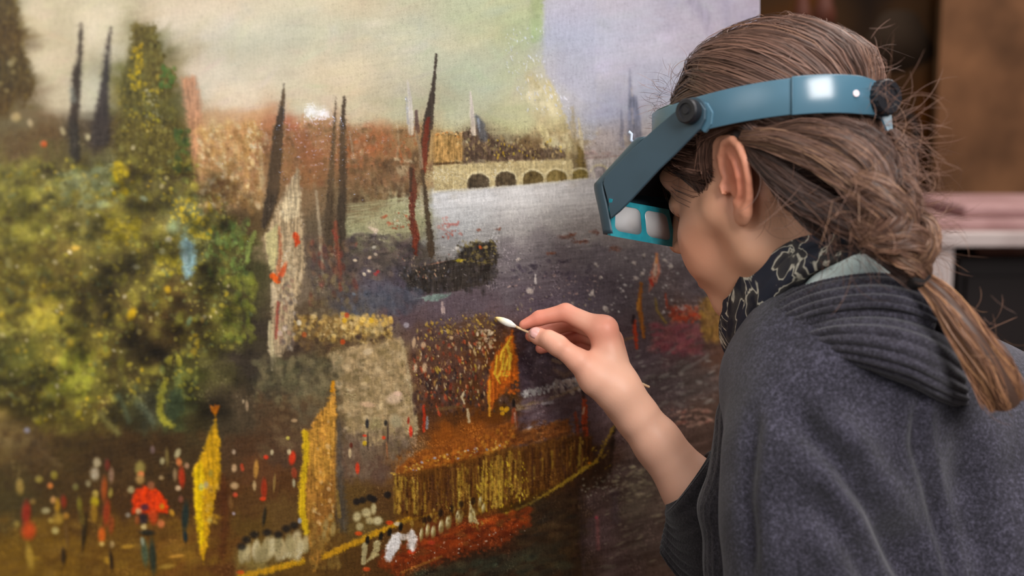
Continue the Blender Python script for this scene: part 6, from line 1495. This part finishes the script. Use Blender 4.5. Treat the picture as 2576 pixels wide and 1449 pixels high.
# over the crown: from the front hair line back to the gather point
hair_line = [(52, 60, -60), (68, 74, -40), (76, 84, -14), (76, 84, 12), (72, 76, 34), (62, 62, 50), (54, 50, 58)]
scalp_family(hair_line, [(-96, 10, -30), (-97, 10, -18), (-98, 8, -6), (-98, 6, 6), (-97, 4, 16), (-95, 0, 26), (-92, -4, 34)], 7000, 10.5, 4, .9, 3.6, curve=0.05)
# crown filler starting further back so that the top shows fine falling strands
scalp_family([(40, 108, -40), (45, 112, -10), (42, 112, 15), (30, 104, 40), (10, 98, 54)], [(-97, 8, -20), (-98, 6, 0), (-97, 2, 12), (-94, -6, 24), (-90, -14, 34)], 4200, 11.5, 4, 1.2, 4.0, curve=.10)
scalp_family([(60, 56, 54), (54, 51, 58), (46, 46, 62), (36, 42, 65)], [(-96, 0, 20), (-92, -6, 30), (-86, -14, 38), (-80, -22, 42)], 4200, 5, 7, .6, 3.2, curve=.06)
# wisps at the temple in front of the ear
scalp_family([(47, 40, 60), (42, 37, 63), (36, 34, 65)], [(34, 6, 64), (26, 12, 68), (18, 20, 70)], 900, 1, 2.4, .0, 1.6, curve=-.05, jitter=.05, wid=.0003, earcut=False)
scalp_family([(14, 40, 68), (2, 46, 70), (-12, 44, 70)], [(-76, -10, 42), (-72, -18, 44), (-66, -26, 46)], 2600, 4, 9, .5, 3.0, curve=.02, jitter=.05)
# behind the ear and the nape, drawn back into the plait
scalp_family([(-34, 34, 66), (-38, 18, 66), (-42, 2, 62), (-48, -16, 56), (-60, -34, 44)], [(-90, -10, 30), (-88, -20, 30), (-86, -28, 28), (-84, -36, 24), (-80, -44, 18)], 3000, 4, 9, .1, 2.4, jitter=.06, earcut=False)
scalp_family([(-60, -34, 44), (-66, -44, 20), (-68, -48, -10), (-60, -40, -40)], [(-86, -24, 26), (-90, -24, 10), (-90, -20, -10), (-86, -10, -30)], 1200, 3, 7, .0, 2.0, jitter=.06, earcut=False)

HAIR_CORES = []
TINT = [1.0, 1.0, 1.0]
def lock(pts, n, clo, chi, twist=.5, spread=1.0, wid=.00033, core=True, fl=.8, ends=0.0, wav=.12):
    """pts: (px, py, depth, radius px) - a bundle of strands following a curve"""
    P = PXS([q[:3] for q in pts]); R = np.array([q[3] for q in pts]) * .0003
    Cc = catmull(P, NSEG); Rr = np.interp(np.linspace(0, 1, NSEG), np.linspace(0, 1, len(R)), R)
    T = norm(np.gradient(Cc, axis=0)); U = norm(np.cross(T, [0, 0, 1.0])); Vv = np.cross(T, U)
    if core: HAIR_CORES.append(tube(catmull(P, 26), np.interp(np.linspace(0, 1, 26), np.linspace(0, 1, len(R)), R) * .80, 12, True, 1.0, (0, 0, 1)))
    a = hr.random(n) * 2 * np.pi; rr = np.sqrt(hr.random(n)) * .28 + .74
    rr = np.where(hr.random(n) < .12, rr + .25 * hr.random(n), rr)
    lk = np.floor(a / (2 * np.pi) * 9) / 9.0
    an = a[:, None] + twist * 2 * np.pi * tt[None] + .25 * np.sin(2 * np.pi * (tt[None] * 1.3 + hr.random(n)[:, None]))
    rad = (rr[:, None] + wav * np.sin(2 * np.pi * (tt[None] * (1 + lk[:, None]) + hr.random(n)[:, None]))) * Rr[None] * spread
    rad = rad * (1 + .13 * np.cos(an * 5))
    Q = Cc[None] + rad[..., None] * (np.cos(an)[..., None] * U[None] + fl * np.sin(an)[..., None] * Vv[None])
    if ends:
        L = 1 - ends * hr.random(n) ** 1.5
        idx = tt[None] * L[:, None] * (NSEG - 1); i = np.clip(idx.astype(int), 0, NSEG - 2); f = (idx - i)[..., None]
        row = np.arange(n)[:, None]; Q = Q[row, i] * (1 - f) + Q[row, i + 1] * f
    add(Q, wid * (.7 + .6 * hr.random(n)), hcol(clo, chi, n) * (.85 + .25 * lk)[:, None] * np.array(TINT))
# swept masses from behind the ear into the plait
lock([(1868, 345, .955, 14), (1950, 352, .930, 24), (2060, 392, .908, 32), (2150, 450, .892, 34), (2210, 530, .888, 26)], 850, 1.8, 4.9, .12)  # top lock: sheen put into the paler strand colours
lock([(1880, 372, .955, 12), (1945, 430, .935, 26), (2040, 505, .915, 32), (2140, 560, .900, 32), (2220, 610, .900, 24)], 850, .0, 2.4, .15)
lock([(1930, 332, .945, 12), (2030, 326, .918, 22), (2120, 356, .900, 30), (2190, 420, .890, 32), (2225, 500, .886, 28)], 800, 1.3, 4.4, .15)
lock([(2030, 318, .925, 10), (2110, 318, .905, 20), (2180, 345, .897, 26), (2225, 400, .897, 28), (2240, 470, .892, 24)], 600, .3, 2.8, .2)
lock([(1985, 480, .945, 12), (2050, 520, .925, 22), (2120, 556, .912, 26), (2190, 598, .908, 24), (2260, 670, .905, 18)], 650, .0, 1.7, .2)
lock([(1900, 400, .957, 10), (1970, 480, .94, 20), (2030, 545, .93, 20), (2085, 595, .925, 16)], 500, .0, 1.9, .2)
# plait: paler strands put its highlights into the colour
lock([(2120, 440, .900, 22), (2200, 480, .878, 36), (2262, 545, .876, 36), (2262, 610, .888, 28), (2225, 650, .90, 18)], 800, 2.0, 4.8, .25)
lock([(2245, 430, .915, 18), (2285, 500, .893, 30), (2250, 570, .874, 34), (2175, 610, .890, 26)], 700, 1.6, 4.4, .25)
lock([(2140, 560, .902, 20), (2215, 590, .878, 32), (2295, 605, .876, 34), (2335, 650, .893, 24)], 700, 2.2, 5.0, .25)
lock([(2275, 530, .912, 16), (2325, 570, .895, 28), (2325, 625, .880, 30), (2270, 665, .892, 24)], 650, 2.4, 5.0, .25)
lock([(2205, 628, .902, 16), (2255, 632, .884, 24), (2310, 668, .884, 24), (2320, 700, .893, 18)], 520, 2.4, 5.0, .3)
lock([(2170, 610, .912, 14), (2222, 640, .902, 20), (2275, 684, .897, 19), (2310, 705, .896, 16)], 450, .0, 2.0, .3)
lock([(2240, 330, .935, 12), (2275, 390, .925, 22), (2280, 460, .912, 24), (2240, 520, .895, 20)], 420, 1.0, 3.4, .3)
# tail hanging down the back
TINT = [1.12, 1.07, .97]
lock([(2318, 698, .893, 15), (2372, 750, .884, 26), (2432, 830, .878, 35), (2482, 910, .880, 42), (2516, 975, .884, 44), (2534, 1015, .888, 40)], 2200, 2.4, 5.0, .06, 1.0, .00042, True, .7, .22, .05)
# stray hairs
def stray(cx, cy, rx, ry, z, n, L0, L1, dirx, diry, spread, clo, chi):
    x = cx + rx * hr.normal(0, 1, n); y = cy + ry * hr.normal(0, 1, n); zz = z + hr.normal(0, .012, n)
    ang = np.arctan2(diry, dirx) + hr.normal(0, spread, n); L = hr.uniform(L0, L1 * 1.2, n); k = hr.normal(0, 1.3, n)
    s = tt[None]; th = ang[:, None] + k[:, None] * s
    dx = np.cumsum(np.cos(th), 1) / NSEG * L[:, None]; dy = np.cumsum(np.sin(th), 1) / NSEG * L[:, None]
    z2 = zz[:, None] + hr.normal(0, .02, n)[:, None] * s
    X = (x[:, None] + dx - CX) * z2 / FPX; Y = (CY - y[:, None] - dy) * z2 / FPX
    add(np.stack([X, Y, z2], -1), np.full(n, .00013), hcol(clo, chi, n))
stray(2220, 400, 30, 60, .90, 170, 60, 190, 1, .1, .9, 1.5, 4.5)
stray(2290, 560, 30, 50, .90, 150, 50, 150, 1, -.2, 1.0, 1.5, 4.5)
stray(2180, 520, 60, 60, .878, 120, 50, 150, .6, .6, 1.2, 2, 4.8)
stray(2120, 610, 60, 25, .905, 60, 40, 120, .7, .7, .9, 1, 3.5)
stray(1690, 240, 18, 30, 1.04, 60, 30, 80, -.6, -.5, .9, 1.5, 4)
stray(1668, 285, 10, 16, 1.06, 60, 14, 40, -.8, .2, 1.0, 1, 3)
stray(2195, 190, 12, 40, .95, 60, 30, 90, .9, .1, .8, 1.5, 4)
stray(1715, 420, 14, 14, 1.0, 10, 40, 90, .1, 1, .4, 1, 3)
stray(1960, 480, 40, 40, .93, 60, 50, 150, .8, .7, .6, 1, 4)
stray(2480, 870, 30, 70, .885, 30, 40, 90, .9, .5, .7, 3, 5)
# halo of loose hairs over the crown
nh = 260
Dh = norm(np.stack([hr.uniform(-90, 60, nh), hr.uniform(50, 120, nh), hr.uniform(-50, 60, nh)], -1) - SK0 * 0)
Eh = norm(Dh + np.stack([-.35 + hr.normal(0, .2, nh), hr.normal(0, .15, nh), hr.normal(0, .25, nh)], -1))
D = slerp(Dh, Eh, tt); P0 = on_scalp(D.reshape(-1, 3), (8 + np.outer(hr.uniform(0, 10, nh), np.sin(np.pi * tt))).reshape(-1)).reshape(nh, NSEG, 3)
keep = P0[..., 1].min(1) > bandY + .022
add(P0[keep], np.full(keep.sum(), .0002), hcol(1.5, 4, keep.sum()))

HP = np.concatenate(STR_P); HW = np.concatenate(STR_W); HC = np.concatenate(STR_C)
T = norm(np.gradient(HP, axis=1))
ctr = HO + np.array([-12, 42, 0]) / 1000 @ HA
out = norm(HP - ctr) + hr.normal(0, .45, (len(HP), 1, 3)) + np.array([0, 0, -.5])
S = norm(np.cross(T, out))
tap = np.clip(np.minimum(tt * 5 + .35, (1 - tt) * 4 + .25), 0, 1)
w = HW[:, None, None] * tap[None, :, None]
L_ = HP - S * w; R_r = HP + S * w
n_s = len(HP)
V = np.stack([L_, R_r], 2).reshape(-1, 3)
b0 = (np.arange(n_s)[:, None] * NSEG + np.arange(NSEG - 1)[None]).reshape(-1) * 2
F = np.stack([b0, b0 + 1, b0 + 3, b0 + 2], 1)
cv_ = np.repeat(s2l(np.clip(HC, 0, 1)), NSEG * 2, 0)
# scalp and lock cores below the strands
def hairzone(q):
    f, u, l = q[:, 0], q[:, 1], np.abs(q[:, 2])
    lim = np.interp(f, [-110, -60, -40, -24, -14, 4, 16, 30, 50, 66, 76, 80], [-60, -38, -10, 18, 38, 42, 34, 26, 44, 66, 82, 120])
    return u > lim
Hq = to_head(hV.astype(np.float32)); zn = hairzone(Hq) & (np.linalg.norm(Hq - np.array([-12, 42, 0]), axis=1) < 120) & ~((np.abs(Hq[:, 0] - 0) < 36) & (np.abs(Hq[:, 2]) > 74))
fm = zn[hF].all(1); cf = hF[fm]; uq, inv = np.unique(cf, return_inverse=True); cf = inv.reshape(-1, 4)
qq = Hq[uq]; dirs = norm(qq - np.array([-12, 42, 0])); capV = hV[uq] + (dirs @ HA) * .0016
V = np.vstack([V, capV]); F = np.vstack([F, cf + n_s * NSEG * 2]); cv_ = np.vstack([cv_, np.tile(s2l(hexc('3c2b22')), (len(capV), 1))])
for cvv, cff in HAIR_CORES:
    q4 = np.array([f for f in cff if len(f) == 4]); F = np.vstack([F, q4 + len(V)]); V = np.vstack([V, cvv]); cv_ = np.vstack([cv_, np.tile(s2l(hexc('46332a')), (len(cvv), 1))])
m_hair = mat('brown_hair', '#5a4334', .48, .35, attr='Col')
hair = mesh_np('hair', V, F, m_hair, woman, True, cv_); hair['kind'] = 'stuff'; hair['label'] = 'brown hair swept back into a messy plait'
# dark band round the plait
v, f = tube(PXS([(2300, 712, .897), (2312, 700, .890), (2326, 690, .892)]), [.0062, .0072, .0062], 18, True, 1.0, (0, 0, 1))
mesh_np('hair_tie', v, f, mat('dark_hair_elastic', '#2b2626', .7, bump=[(900, .5, .0006)]), woman)
